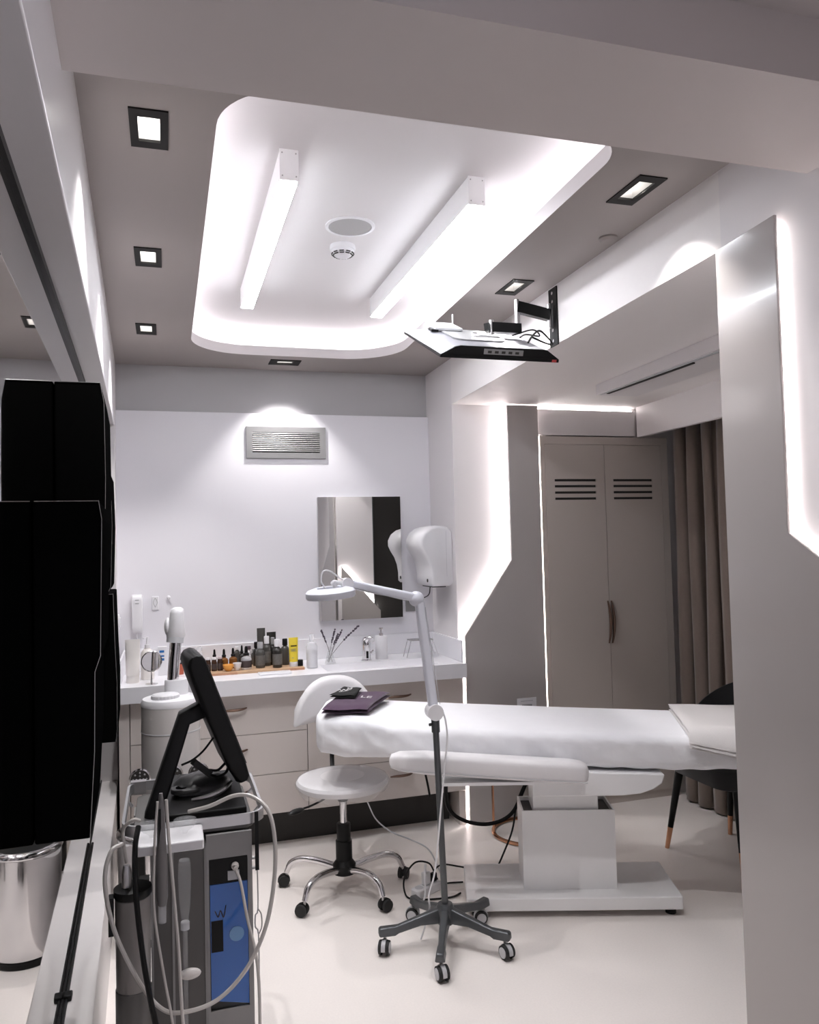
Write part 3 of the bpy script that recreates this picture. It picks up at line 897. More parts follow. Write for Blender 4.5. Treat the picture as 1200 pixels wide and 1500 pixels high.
# left end of the counter
tube_up(-.173, 4.26, CT, .072, .215, M_cream, M_cream, 'large cream squeeze tube at the left end of the counter', rz=.1)
bottle(-.105, 4.34, CT, .034, .215, 'pump', 'frosted cream pump bottle behind the round mirror', M_cream, M_white, 'pump_bottle', None)
rm = thing('table_mirror', 'small round chrome mirror on a thin stand', 'mirror', (-.082, 4.165, CT))
MB().lathe([(.030, .0003), (.030, .003), (.006, .006), (.003, .05), (.003, .060)], 24, Matrix.Translation((-.082, 4.165, CT))).build('stand', M_chrome, rm)
Tm = Matrix.Translation((-.082, 4.165, CT + .112)) @ Matrix.Rotation(.12, 4, 'Z') @ Matrix.Rotation(math.pi / 2 - .1, 4, 'X')
MB().lathe([(.0465, -.006), (.0510, -.004), (.0510, .004), (.0465, .006)], 32, Tm).build('rim', M_chrome, rm)
MB().lathe([(.0455, .0062), (.0455, .0072)], 32, Tm).build('glass', M_mirror2, rm)
bxn = thing('carton', 'white carton with blue printed marks at the left of the counter', 'box', (-.030, 4.44, CT))
MB().box(-.055, -.008, 4.425, 4.462, CT + .0003, CT + .150).build('box', M_white, bxn, bevel=.001)
for za, zb in ((.120, .132), (.098, .106), (.078, .090)):
    MB().box(-.046, -.022, 4.4240, 4.4252, CT + za, CT + zb).build('print', M_blue, bxn)
pc = thing('pen_cup', 'red cup holding dark pens behind the chrome neck of the steamer', 'cup', (.052, 4.43, CT))
T = Matrix.Translation((.052, 4.43, CT + .0003))
MB().lathe([(.024, 0), (.026, .055), (.024, .055), (.022, .004)], 20, T).build('cup', M_red, pc)
for q, (dx, dy) in enumerate(((-.012, .0), (.010, -.006), (.0, .012))):
    tag(MB().cyl((.052 + dx * .4, 4.43 + dy * .4, CT + .008), (.052 + dx * 1.6, 4.43 + dy * 1.6, CT + .098 - q * .008), .004, n=8).build('pen', M_black, None), ['dark pen leaning left in the red cup', 'dark pen leaning right in the red cup', 'dark pen standing at the back of the red cup'][q], 'pen', 'pens in the red cup')
tag(MB().tube([(.122, 4.56, CT + .004), (.124, 4.565, CT + .05), (.130, 4.57, CT + .105)], lambda t: .009 if t < .7 else .012, 8).build('makeup_brush', mat('olive_brush', (.30, .28, .20), .6), None), 'olive-tipped brush handle standing at the back of the counter', 'brush')
b2 = bottle(.158, 4.47, BZ, .021, .120, 'cap', 'clear bottle with white contents just above the tablet screen corner', M_clear, M_clear, group=g)

# ================================================================== treatment bed
BED = (1.642, 3.163)
BRZ = math.radians(-18.8)
MBED = Matrix.Translation((BED[0], BED[1], 0)) @ Matrix.Rotation(BRZ, 4, 'Z')
def bedp(u, v, z):
    return MBED @ Vector((u, v, z))
def tilt(u):
    return -0.048 * u
bed = thing('treatment_bed', 'white electric treatment bed on a wide pedestal base', 'treatment bed', (BED[0], BED[1], 0), BRZ)
MB().prism(rrect(-.443, .443, -.182, .182, .012, 3), .028, .080, 'z').build('base_plate', M_whitemetal, bed, local=True, bevel=.004)
for u in (-.40, .40):
    for v in (-.14, .14):
        MB().lathe([(.022, .0005), (.022, .012), (.010, .014), (.010, .0279)], 16, Matrix.Translation((u, v, 0))).build('foot', M_black, bed, local=True)
lo = MB()
for a, b, c, d in ((-.198, -.190, -.10, .10), (.184, .192, -.10, .10), (-.190, .184, -.10, -.092), (-.190, .184, .092, .10)):
    lo.box(a, b, c, d, .0802, .408)
lo.build('lower_column', M_whitemetal, bed, local=True, smooth=0)
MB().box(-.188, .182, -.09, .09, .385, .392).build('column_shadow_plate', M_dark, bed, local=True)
MB().box(-.148, .128, -.082, .082, .392, .515).build('upper_column', M_whitemetal, bed, local=True, bevel=.003)
sh = MB()
poly = [(-.165, .508), (.20, .508), (.27, .514), (.325, .532), (.360, .555), (.370, .585), (.370, .5915), (-.165, .6155)]
sh.prism(poly, -.235, .30, 'y')
sh.build('seat_shell', M_whitemetal, bed, local=True, bevel=.012, seg=3)
MB().prism([(-.62, .610), (-.02, .590), (-.02, .606), (-.62, .640)], -.20, .26, 'y').build('frame_rail', M_whitemetal, bed, local=True)
# section loft: (u, v0, v1, zbot, ztop, corner radius)
SEC = [(-1.085, .03, .20, .670, .738, .024), (-1.08, -.06, .27, .635, .758, .045), (-1.05, -.115, .31, .612, .772, .055), (-.94, -.135, .325, .602, .778, .055), (-.86, -.14, .33, .604, .774, .05),
       (-.805, -.165, .335, .617, .768, .045), (-.72, -.20, .345, .624, .764, .04), (-.50, -.215, .35, .626, .760, .038), (0, -.22, .35, .620, .756, .038), (.45, -.22, .35, .619, .755, .038), (.80, -.21, .34, .632, .755, .038), (.83, -.18, .31, .665, .745, .03)]
def section_ring(s, grow, nside=10, ncorn=5):
    u, v0, v1, zb, zt, r = s
    v0 -= grow; v1 += grow; zb -= grow; zt += grow
    out = []
    cs = [(v0 + r, zb + r, 180), (v1 - r, zb + r, 270), (v1 - r, zt - r, 0), (v0 + r, zt - r, 90)]
    nn = [16, 4, 16, 4]
    for q in range(4):
        c = cs[q]
        for k in range(ncorn + 1):
            a = math.radians(c[2] + 90 * k / ncorn)
            out.append((c[0] + r * math.cos(a), c[1] + r * math.sin(a)))
        c2 = cs[(q + 1) % 4]
        a2 = math.radians(c2[2])
        e = (c2[0] + r * math.cos(a2), c2[1] + r * math.sin(a2))
        st = out[-1]
        for k in range(1, nn[q]):
            t = k / nn[q]
            out.append((st[0] + (e[0] - st[0]) * t, st[1] + (e[1] - st[1]) * t))
    return [(u, p[0], p[1] + tilt(u)) for p in out]
def lerp_secs(secs, n):
    out = []
    for i in range(n + 1):
        u = secs[0][0] + (secs[-1][0] - secs[0][0]) * i / n
        for j in range(len(secs) - 1):
            if secs[j][0] <= u <= secs[j + 1][0] + 1e-9:
                t = (u - secs[j][0]) / (secs[j + 1][0] - secs[j][0])
                out.append((u,) + tuple(a + (b - a) * t for a, b in zip(secs[j][1:], secs[j + 1][1:])))
                break
    return out
MB().loft([section_ring((s[0] * .985,) + s[1:], -.010) for s in SEC]).build('mattress', M_vinyl, bed, local=True, smooth=60)
# near side armrest pad with its bracket
ar = MB()
rings = []
for u, w, h0, h1 in ((-.742, .010, .650, .668), (-.735, .03, .636, .682), (-.70, .045, .628, .694), (-.60, .05, .622, .702), (-.02, .05, .622, .708), (.025, .046, .626, .704), (.045, .036, .636, .696), (.052, .015, .655, .678)):
    rings.append([(u, -.292 + p[0], p[1] - .040 + 1.7 * tilt(u)) for p in rrect(-w, w, h0, h1, min(w, (h1 - h0) / 2) * .55, 4)])
ar.loft(rings)
arm = ar.build('armrest', M_vinyl, bed, local=True, smooth=60)
MB().tube([(u, -.343, .597 + 1.7 * tilt(u)) for u in (-.70, -.5, -.25, 0.0, .04)], .0016, 5).build('piping', M_lgrey, arm, local=True)
MB().box(-.56, -.17, -.33, -.225, .586, .598).build('armrest_bracket', M_whitemetal, bed, local=True)
# disposable cover over the mattress: open underneath, gathered wrinkles
cv = MB()
rings = []
secs = lerp_secs(SEC, 110)
for i, s in enumerate(secs):
    ring = section_ring(s, .002)
    out = []
    for k, (u, v, z) in enumerate(ring):
        zt = s[4] + tilt(u)
        zb = s[3] + tilt(u)
        side = 1.0 if z < zt - .012 else 0.12
        hd = 1.7 if u < -.76 else 1.0
        w = (math.sin(u * 61 + v * 3) * .45 + math.sin(u * 97 + z * 40) * .35 + math.sin(u * 23 - z * 70) * .5 + math.sin(u * 150 + z * 25 + v * 9) * .22) * .0058 * side * hd
        cvv = (s[1] + s[2]) / 2
        sg = -1 if v < cvv else 1
        if z < zb + .01:
            out.append((u, v, z + .002 * math.sin(u * 47 + v * 11)))
        else:
            out.append((u, v + sg * abs(w) * (1 if abs(v - cvv) > (s[2] - s[1]) * .46 else 0), z + (w * .3 if side < 1 else 0)))
    rings.append(out)
cv.loft(rings)
tag(cv.build('bed_cover', M_sheet, None, smooth=80), 'thin white disposable cover stretched over the treatment bed', 'bed cover')
_c = bpy.data.objects['bed_cover']
_c.location = (BED[0], BED[1], 0)
_c.rotation_euler = (0, 0, BRZ)

def cloth_stack(name, quad, z, layers, th, m, label, cat, droop=0.0, seed=0, hang=None):
    """folded cloth: layered slabs with rounded folds; quad = four (u,v) corners counter-clockwise"""
    rnd = random.Random(seed)
    root = thing(name, label, cat, bedp(sum(q[0] for q in quad) / 4, sum(q[1] for q in quad) / 4, z), BRZ)
    for L in range(layers):
        mb = MB()
        nu, nv = 18, 12
        top, bot = [], []
        z0 = z + L * th
        jit = [rnd.uniform(-.006, .006) for _ in range(4)]
        Q = [(q[0] + jit[i], q[1] + jit[(i + 1) % 4]) for i, q in enumerate(quad)]
        for i in range(nu + 1):
            for j in range(nv + 1):
                s, t = i / nu, j / nv
                u = (Q[0][0] * (1 - s) + Q[1][0] * s) * (1 - t) + (Q[3][0] * (1 - s) + Q[2][0] * s) * t
                v = (Q[0][1] * (1 - s) + Q[1][1] * s) * (1 - t) + (Q[3][1] * (1 - s) + Q[2][1] * s) * t
                e = min(s, 1 - s, t, 1 - t)
                rd = th * .45 * (1 - min(1, e / .06)) ** 2
                wv = .0018 * math.sin(s * 9 + L) * math.sin(t * 7 + seed)
                dz = -droop * max(0, (.35 - t) / .35) ** 2
                if hang is not None and v < hang:
                    dz -= (hang - v) * .75
                    v = hang - .012 - (hang - v) * .55
                top.append(bedp(u, v, z0 + tilt(u) + th * .96 - rd + wv + dz))
                bot.append(bedp(u, v, z0 + tilt(u) + rd + wv + dz))
        n1 = len(top)
        fs = []
        W = nv + 1
        for i in range(nu):
            for j in range(nv):
                a, b, c, d = i * W + j, (i + 1) * W + j, (i + 1) * W + j + 1, i * W + j + 1
                fs.append((a, b, c, d))
                fs.append((n1 + d, n1 + c, n1 + b, n1 + a))
        per = [i * W for i in range(nu + 1)] + [nu * W + j for j in range(1, nv + 1)] + [i * W + nv for i in range(nu - 1, -1, -1)] + [j for j in range(nv - 1, 0, -1)]
        for q in range(len(per)):
            a, b = per[q], per[(q + 1) % len(per)]
            fs.append((a, n1 + a, n1 + b, b))
        mb.add(top + bot, fs)
        mb.build('fold', m, root, smooth=60)
    return root
M_purple = mat('purple_terry', (0.075, 0.035, 0.075), 0.95, vary=.25, scale=500, bump=.5, bscale=700, sheen=.3)
M_blackcloth = mat('black_cloth', (0.01, 0.01, 0.01), 0.85, vary=.1, bump=.2, bscale=400)
M_terry = mat('white_terry', (0.80, 0.77, 0.76), 0.95, vary=.05, scale=300, bump=.4, bscale=500)
HZ = .789
tw = cloth_stack('folded_towel', [(-1.035, -.125), (-.845, -.085), (-.770, .275), (-.995, .275)], HZ, 2, .015, M_purple, 'folded purple terry towel on the head of the bed', 'towel', 0.008, 1)
bc = cloth_stack('folded_cloth', [(-1.03, .035), (-.915, .05), (-.90, .245), (-.98, .255)], HZ + .034, 2, .008, M_blackcloth, 'small folded black cloth with white script lying on the purple towel', 'cloth', 0, 2)
M_thread = mat('white_thread', (0.8, 0.78, 0.78), .7)
zz = HZ + .034 + .0172
def onbed(pts, z):
    return [bedp(u, v, z + tilt(u)) for u, v in pts]
sc1 = [(u - .045, v - .01) for u, v in ((-.955, .135), (-.945, .165), (-.935, .13), (-.93, .17), (-.915, .145), (-.912, .185), (-.90, .17), (-.895, .215), (-.905, .20), (-.915, .215))]
MB().tube(onbed(sc1, zz), .0020, 5, smooth=5).build('embroidery', M_thread, bc, label='white script lettering')
MB().tube(onbed([(-.99, .105), (-.97, .11), (-.95, .14)], zz), .0016, 5).build('embroidery', M_thread, bc, label='white script underline')
ft = cloth_stack('folded_towel', [(.470, -.275), (.90, -.37), (.90, .32), (.545, .30)], .7605, 3, .012, M_terry, 'folded white towel laid across the foot of the bed', 'towel', .0, 3, -.215)

# letters on the purple towel
def letters(txt, M, size, m, parent, name='lettering', depth=.0006):
    cu_ = bpy.data.curves.new('lettering', 'FONT')
    cu_.body = txt
    cu_.size = size
    cu_.extrude = depth
    cu_.align_x = 'CENTER'
    o = bpy.data.objects.new('tmp', cu_)
    COL.objects.link(o)
    dg = bpy.context.evaluated_depsgraph_get()
    me_ = bpy.data.meshes.new_from_object(o.evaluated_get(dg))
    bpy.data.objects.remove(o, do_unlink=True)
    me_.transform(world_of(parent).inverted() @ M)
    me_.materials.clear()
    me_.materials.append(m)
    ob = bpy.data.objects.new(name, me_)
    COL.objects.link(ob)
    ob.parent = parent
    return ob
Mt = MBED @ Matrix.Translation((-.868, .09, HZ + .0305 + tilt(-.868))) @ Matrix.Rotation(-.1, 4, 'Z') @ Matrix.Rotation(0.05, 4, 'Y')
letters('LE', Mt, .055, M_thread, tw)

# ================================================================== rolling stool
ST = (.745, 3.575)
stool = thing('rolling_stool', 'white round rolling stool with half-moon backrest at the head of the bed', 'stool', (ST[0], ST[1], 0))
T = Matrix.Translation((ST[0], ST[1], 0))
MB().lathe([(.001, .470), (.15, .462), (.195, .466), (.206, .478), (.208, .490), (.200, .503), (.15, .512), (.001, .515)], 44, T, cap=False).build('seat', M_vinyl, stool)
wrap = MB()
rr = []
for r, z in ((.10, .5145), (.16, .5125), (.203, .506), (.212, .490), (.209, .470), (.188, .446), (.180, .441)):
    rr.append([(ST[0] + (r + .0022 * math.sin(a * 19) * (r > .2) + .004 * math.sin(a * 13 + 1) * (z < .46)) * math.cos(a), ST[1] + (r + .0022 * math.sin(a * 17) * (r > .2)) * math.sin(a), z + (.006 * math.sin(a * 7) if z < .46 else 0)) for a in [2 * math.pi * k / 90 for k in range(90)]])
wrap.loft(rr, cap=False)
wrap.build('plastic_wrap', mat('clear_wrap', (0.85, 0.85, 0.87), 0.12, alpha=.24, vary=0, bump=.3, bscale=40), stool, smooth=80, label='crumpled clear plastic wrap round the seat')
MB().lathe([(.040, .455), (.040, .4655), (.075, .4660)], 24, T).build('seat_plate', M_black, stool)
MB().lathe([(.016, .16), (.016, .345), (.017, .345), (.017, .456)], 18, T).build('gas_lift', M_chrome, stool)
MB().lathe([(.030, .425), (.022, .400), (.017, .398)], 18, T).build('collar', M_black, stool)
MB().lathe([(.034, .075), (.034, .090), (.037, .092), (.037, .225), (.031, .228), (.031, .300), (.020, .302)], 24, T).build('hub_cover', M_black, stool)
MB().lathe([(.050, .082), (.052, .120), (.037, .140)], 24, T).build('hub', M_black, stool)
def caster(parent, x, y, ang, r, w, mwheel, mhood, z=0.0, zt=.07, hub=None):
    c = MB()
    s, co = math.sin(ang), math.cos(ang)
    ax = Vector((-s, co, 0))
    off = Vector((co, s, 0)) * r * .45
    cen = Vector((x, y, z + r)) + off
    wh = MB()
    for sg in (-1, 1):
        a = cen + ax * (sg * w * .22)
        b = cen + ax * (sg * w * .5)
        wh.cyl(a, b, r, r * .94, 20)
    hood = MB()
    pts = []
    rings = []
    for t in range(9):
        a = math.radians(-10 + 200 * t / 8)
        rings.append(a)
    Q = []
    for a in rings:
        for rad in (r * .62, r * 1.10):
            Q.append((rad, a))
    vs, fs = [], []
    for i, a in enumerate(rings):
        for rad in (r * .60, r * 1.10):
            for sg in (-1, 1):
                d = Vector((-co, -s, 0)) * math.cos(a) * -1 + Vector((0, 0, 1)) * math.sin(a)
                vs.append(cen + d * rad + ax * (sg * w * .19))
    for i in range(len(rings) - 1):
        o = i * 4
        p = o + 4
        fs += [(o, o + 1, p + 1, p), (o + 2, p + 2, p + 3, o + 3), (o, p, p + 2, o + 2), (o + 1, o + 3, p + 3, p + 1)]
    fs += [(0, 2, 3, 1), (len(vs) - 4, len(vs) - 3, len(vs) - 1, len(vs) - 2)]
    hood.add(vs, fs)
    h = hood.build('caster', mhood, parent)
    wh.build('wheel_pair', mwheel, h)
    if hub:
        for sg in (-1, 1):
            MB().cyl(cen + ax * (sg * w * .5), cen + ax * (sg * w * .56), r * .72, n=20).build('wheel_disc', hub, h)
    MB().cyl((x, y, z + r * 1.1), (x, y, zt), .006, n=8).build('caster_stem', M_steel, h)
for k in range(5):
    a = math.radians(5 + 72 * k)
    d = Vector((math.cos(a), math.sin(a), 0))
    o = Vector((ST[0], ST[1], 0))
    R = .285
    pts = [o + d * .040 + Vector((0, 0, .105)), o + d * .12 + Vector((0, 0, .122)), o + d * .20 + Vector((0, 0, .128)), o + d * .255 + Vector((0, 0, .108)), o + d * .280 + Vector((0, 0, .062))]
    MB().tube(pts, lambda t: .0155 - .003 * t, 12, smooth=5).build('leg', M_chrome, stool)
    e = o + d * .281
    caster(stool, e.x, e.y, a + (.9, 2.2, .4, -1.3, 1.6)[k], .026, .044, M_rubber, M_black, 0.0, .068)
lv = MB().tube([(ST[0] - .03, ST[1] - .02, .455), (ST[0] - .10, ST[1] - .075, .440), (ST[0] - .165, ST[1] - .118, .432), (ST[0] - .20, ST[1] - .140, .432)], .0045, 8)
lever = lv.build('height_lever', M_black, stool)
MB().sphere((ST[0] - .236, ST[1] - .162, .430), (.045, .018, .011), 14, 8, Matrix.Rotation(math.atan2(.025, .037), 4, 'Z')).build('paddle', M_black, lever)
# backrest: curved half-moon pad on a bracket behind the seat
bk = MB()
N1, N2 = 26, 10
ctr = Vector((ST[0] + .030, ST[1] - .255, 0))
front, back = [], []
for i in range(N1 + 1):
    s = -1 + 2 * i / N1
    bot = .690 + .012 * (1 - s * s)
    top = bot + .012 + (.915 - .702 - .012) * max(0, 1 - abs(s) ** 2.5) ** .62
    for j in range(N2 + 1):
        t = j / N2
        z = bot + (top - bot) * t
        ang = s * .375
        Rr = .555
        dirv = Vector((math.sin(ang), math.cos(ang), 0))
        e = min(1, min(t, 1 - t) / .16, (1 - abs(s)) / .10)
        th = .008 + .020 * math.sqrt(max(0, 1 - (1 - e) ** 2))
        front.append(ctr + dirv * (Rr - th) + Vector((0, 0, z)))
        back.append(ctr + dirv * (Rr + th) + Vector((0, 0, z)))
W = N2 + 1
fs = []
n1 = len(front)
for i in range(N1):
    for j in range(N2):
        a, b, c, d = i * W + j, (i + 1) * W + j, (i + 1) * W + j + 1, i * W + j + 1
        fs += [(a, b, c, d), (n1 + d, n1 + c, n1 + b, n1 + a)]
per = [i * W for i in range(N1 + 1)] + [N1 * W + j for j in range(1, W)] + [i * W + N2 for i in range(N1 - 1, -1, -1)] + [j for j in range(N2 - 1, 0, -1)]
for q in range(len(per)):
    a, b = per[q], per[(q + 1) % len(per)]
    fs.append((a, n1 + a, n1 + b, b))
bk.add(front + back, fs)
br = bk.build('backrest', M_vinyl, stool, smooth=60)
MB().tube([(ST[0] + .005, ST[1] + .06, .458), (ST[0] + .01, ST[1] + .25, .452), (ST[0] + .022, ST[1] + .345, .50), (ST[0] + .026, ST[1] + .355, .62), (ST[0] + .027, ST[1] + .325, .74)], .011, 8).build('backrest_bracket', M_black, stool)

# ================================================================== magnifier lamp on a five-leg stand
LS = (1.010, 2.962)
lamp = thing('magnifier_lamp', 'white magnifier lamp on a gunmetal five-wheel stand in front of the bed', 'floor lamp', (LS[0], LS[1], 0))
o = Vector((LS[0], LS[1], 0))
MB().lathe([(.030, .085), (.034, .095), (.034, .150), (.028, .160)], 20, Matrix.Translation(o)).build('hub', M_gun, lamp)
for k in range(5):
    a = math.radians(174 + 72 * k)
    d = Vector((math.cos(a), math.sin(a), 0))
    s = Vector((-d.y, d.x, 0))
    mb = MB()
    rings = []
    for q, (r, zt, zb, w) in enumerate(((.024, .148, .092, .021), (.10, .125, .092, .018), (.185, .100, .072, .015), (.20, .098, .066, .019), (.255, .098, .066, .019), (.262, .092, .068, .016))):
        c = o + d * r
        rings.append([c + s * (-w) + Vector((0, 0, zb)), c + s * w + Vector((0, 0, zb)), c + s * w * .7 + Vector((0, 0, zt)), c - s * w * .7 + Vector((0, 0, zt))])
    mb.loft(rings)
    mb.build('leg', M_gun, lamp, bevel=.005, smooth=30)
    e = o + d * .238
    caster(lamp, e.x, e.y, a + (1.2, .5, -.6, 2.4, .8)[k], .027, .040, M_rubber, M_lgrey, 0.0, .067, hub=M_lgrey)
P0, P1 = o + Vector((0, 0, .15)), Vector((.9925, 2.969, .860))
pole = MB().cyl(P0, P1, .0125, n=16).build('pole', M_gun, lamp)
MB().cyl(P1 + Vector((.001, 0, -.045)), P1 + Vector((0, 0, .004)), .0165, n=16).build('pole_collar', M_gun, lamp)
MB().cyl(P1 + Vector((-.012, 0, -.014)), P1 + Vector((-.026, -.004, -.014)), .006, n=10).build('clamp_knob', M_gun, lamp)
J1 = Vector((.985, 2.959, .897))
MB().cyl(P1, P1 + Vector((0, 0, .05)), .011, n=12).build('pivot_pin', M_lgrey, lamp)
MB().cyl(J1 + Vector((-.002, -.030, 0)), J1 + Vector((.002, .030, 0)), .031, n=24).build('joint_disc', M_white, lamp)
J2 = Vector((.938, 2.964, 1.324))
def arm_beam(a, b, w, h, name, m):
    a, b = Vector(a), Vector(b)
    d = (b - a).normalized()
    s = Vector((0, 1, 0))
    t = s.cross(d).normalized()
    rings = []
    for q in (0, 1):
        c = a if q == 0 else b
        rings.append([c + s * p[0] + t * p[1] for p in rrect(-w / 2, w / 2, -h / 2, h / 2, min(w, h) * .3, 4)])
    return MB().loft(rings).build(name, m, lamp, smooth=40)
M_lampw = mat('cool_white_lamp_shell', (0.72, 0.73, 0.80), 0.3, vary=.01)
arm_beam(J1 + Vector((-.003, 0, .02)), J2, .036, .036, 'lower_arm', M_lampw)
MB().bar(J1 + Vector((.018, -.0190, .03)), J2 + Vector((.018, -.0190, -.02)), .004, .002).build('spring_cover', M_lgrey, lamp)
MB().sphere(J2 + Vector((-.012, 0, .012)), (.032, .024, .030), 16, 10).build('elbow', M_lampw, lamp)
J3 = Vector((.651, 2.959, 1.406))
arm_beam(J2 + Vector((-.02, 0, .018)), J3, .034, .034, 'upper_arm', M_lampw)
MB().bar(J2 + Vector((-.05, -.0178, .005)), J3 + Vector((.02, -.0178, -.016)), .003, .002).build('cable_channel', M_grey, lamp)
MB().cyl(J3 + Vector((0, -.02, 0)), J3 + Vector((0, .02, 0)), .022, n=20).build('joint_disc', M_white, lamp)
# ring head seen nearly edge-on
HC = Vector((.587, 2.959, 1.369))
Th = Matrix.Translation(HC) @ Matrix.Rotation(math.radians(-4), 4, 'Y') @ Matrix.Rotation(math.radians(2), 4, 'X')
MB().lathe([(.048, -.012), (.090, -.014), (.094, -.008), (.094, .010), (.086, .018), (.060, .026), (.050, .024), (.048, -.012)], 44, Th, cap=False).build('ring_head', M_lampw, lamp)
MB().lathe([(.050, -.002), (.03, .004), (.002, .006), (.002, -.006), (.03, -.005), (.050, -.004)], 32, Th, cap=False).build('lens', M_glass, lamp)
MB().tube([HC + Vector((.02, 0, .024)), HC + Vector((.012, 0, .045)), J3 + Vector((-.03, 0, .004)), J3], .008, 8).build('yoke', M_white, lamp)
MB().cyl(HC + Vector((.012, -.02, .040)), HC + Vector((.012, .02, .040)), .008, n=10).build('thumb_screw', M_white, lamp)
MB().tube([HC + Vector((-.02, 0, .022)), HC + Vector((-.035, 0, .05)), HC + Vector((-.028, 0, .085)), HC + Vector((0, 0, .086)), J3 + Vector((-.02, 0, .018)), J3 + Vector((.01, 0, .016))], .0032, 6).build('power_lead', M_white, lamp)
MB().tube([(1.012, 2.94, .905), (1.022, 2.93, .86), (1.026, 2.93, .79), (1.016, 2.935, .70), (.995, 2.94, .52), (.968, 2.945, .30), (.945, 2.96, .20), (.955, 2.99, .13), (.93, 3.03, .006)], .0035, 6).build('power_cable', M_white, lamp)

# ================================================================== chair and side table beyond the bed
ch = thing('armchair', 'black upholstered chair with copper-tipped legs by the curtain', 'chair', (2.63, 3.30, 0))
M_velv = mat('black_upholstery', (0.012, 0.012, 0.013), 0.75, vary=.1, sheen=.2)
for (fx, fy, tx, ty) in ((2.372, 3.494, 2.44, 3.46), (2.487, 3.080, 2.50, 3.12), (2.782, 3.536, 2.76, 3.48), (2.86, 3.14, 2.82, 3.17)):
    a, b = Vector((fx, fy, 0.0)), Vector((tx, ty, .40))
    lg = MB().cyl(a.lerp(b, .26), b, .0135, .021, 14).build('leg', M_black, ch)
    MB().cyl(a, a.lerp(b, .26), .0105, .0136, 14).build('leg_tip', M_copper, lg, label='copper leg tip')
seat = MB()
rings = []
for z, g_ in ((.375, -.03), (.385, 0), (.43, .012), (.462, .008), (.475, -.02)):
    rings.append([(p[0], p[1], z) for p in rrect(2.405 - g_, 2.835 + g_, 3.075 - g_, 3.52 + g_, .09 + g_, 6)])
seat.loft(rings)
seat.build('seat', M_velv, ch, smooth=50)
bkr = MB()
inner, outer = [], []
NA, NZ = 28, 6
for i in range(NA + 1):
    s = -1 + 2 * i / NA
    a = s * 1.75
    top = .83 - .20 * abs(s) ** 2.2
    for j in range(NZ + 1):
        z = .440 + (top - .440) * j / NZ
        rx, ry = .235 + .05 * (z - .44), .225 + .03 * (z - .44)
        c = Vector((2.60, 3.298, z))
        inner.append(c + Vector((rx * math.cos(a), ry * math.sin(a), 0)))
        e = .030 * math.sqrt(max(.05, 1 - abs(2 * j / NZ - 1) ** 4))
        outer.append(c + Vector(((rx + e) * math.cos(a), (ry + e) * math.sin(a), 0)))
W = NZ + 1
n1 = len(inner)
fs = []
for i in range(NA):
    for j in range(NZ):
        a, b, c, d = i * W + j, (i + 1) * W + j, (i + 1) * W + j + 1, i * W + j + 1
        fs += [(a, d, c, b), (n1 + a, n1 + b, n1 + c, n1 + d)]
per = [i * W for i in range(NA + 1)] + [NA * W + j for j in range(1, W)] + [i * W + NZ for i in range(NA - 1, -1, -1)] + [j for j in range(NZ - 1, 0, -1)]
for q in range(len(per)):
    a, b = per[q], per[(q + 1) % len(per)]
    fs.append((a, b, n1 + b, n1 + a))
bkr.add(inner + outer, fs)
bkr.build('backrest', M_velv, ch, smooth=60)

TX, TY, TZ = 1.835, 3.920, .560
tb = thing('side_table', 'round copper-framed side table behind the bed', 'side table', (TX, TY, 0))
MB().torus((TX, TY, .0105), .205, .0100, 48, 8).build('base_ring', M_copper, tb)
MB().torus((TX, TY, TZ - .012), .205, .008, 48, 8).build('top_ring', M_copper, tb)
MB().lathe([(.204, TZ - .006), (.208, TZ - .003), (.208, TZ + .004), (.204, TZ + .006)], 48, Matrix.Translation((TX, TY, 0))).build('table_top', mat('dark_stone_top', (.10, .09, .085), .25, vary=.3, scale=12), tb)
for q in range(3):
    base = math.radians(168 + 120 * q)
    for dd in (-.055, 0, .055):
        a = base + dd
        x, y = TX + .205 * math.cos(a), TY + .205 * math.sin(a)
        MB().cyl((x, y, .012), (x, y, TZ - .012), .0042, n=10).build('rod', M_copper, tb)
cd = thing('sign_card', 'small white notice card in an upright clear holder on the side table', 'sign', (1.805, 3.86, TZ + .006))
MB().box(1.750, 1.860, 3.850, 3.890, TZ + .0063, TZ + .010).build('holder_foot', M_clear, cd)
MB().box(1.750, 1.860, 3.868, 3.871, TZ + .010, TZ + .163).build('card', M_white, cd)
MB().box(1.770, 1.840, 3.8668, 3.8679, TZ + .146, TZ + .150).build('print', M_lgrey, cd)
MB().box(1.776, 1.834, 3.8668, 3.8679, TZ + .080, TZ + .130).build('print', mat('printed_grey', (.35, .36, .37), .6), cd)

# ================================================================== cables and power strip by the bed
def cable(pts, r, m, label, name='cable', n=6):
    return tag(MB().tube(pts, r, n, smooth=7).build(name, m, None), label, 'cable')
ps = thing('power_strip', 'white power strip on the floor between stool and lamp', 'power strip', (1.08, 3.42, 0), .5)
MB().prism(rrect(-.075, .075, -.026, .026, .012, 4), .0004, .040, 'z').build('housing', M_white, ps, local=True, bevel=.006)
for x in (-.045, 0, .045):
    MB().lathe([(.019, .0402), (.019, .0410), (.016, .0410)], 18, Matrix.Translation((x, 0, 0))).build('socket', M_lgrey, ps, local=True)
tag(MB().box(-.016, .016, -.012, .012, .0415, .078, Matrix.Translation((1.08 + .04, 3.42 + .02, 0)) @ Matrix.Rotation(.5, 4, 'Z')).build('plug', M_black, None, bevel=.005), 'black plug standing in the white power strip', 'plug')
tag(MB().box(-.018, .018, -.014, .014, .0415, .095, Matrix.Translation((1.08, 3.42, 0)) @ Matrix.Rotation(.5, 4, 'Z')).build('plug', M_white, None, bevel=.006), 'white plug standing in the white power strip', 'plug')
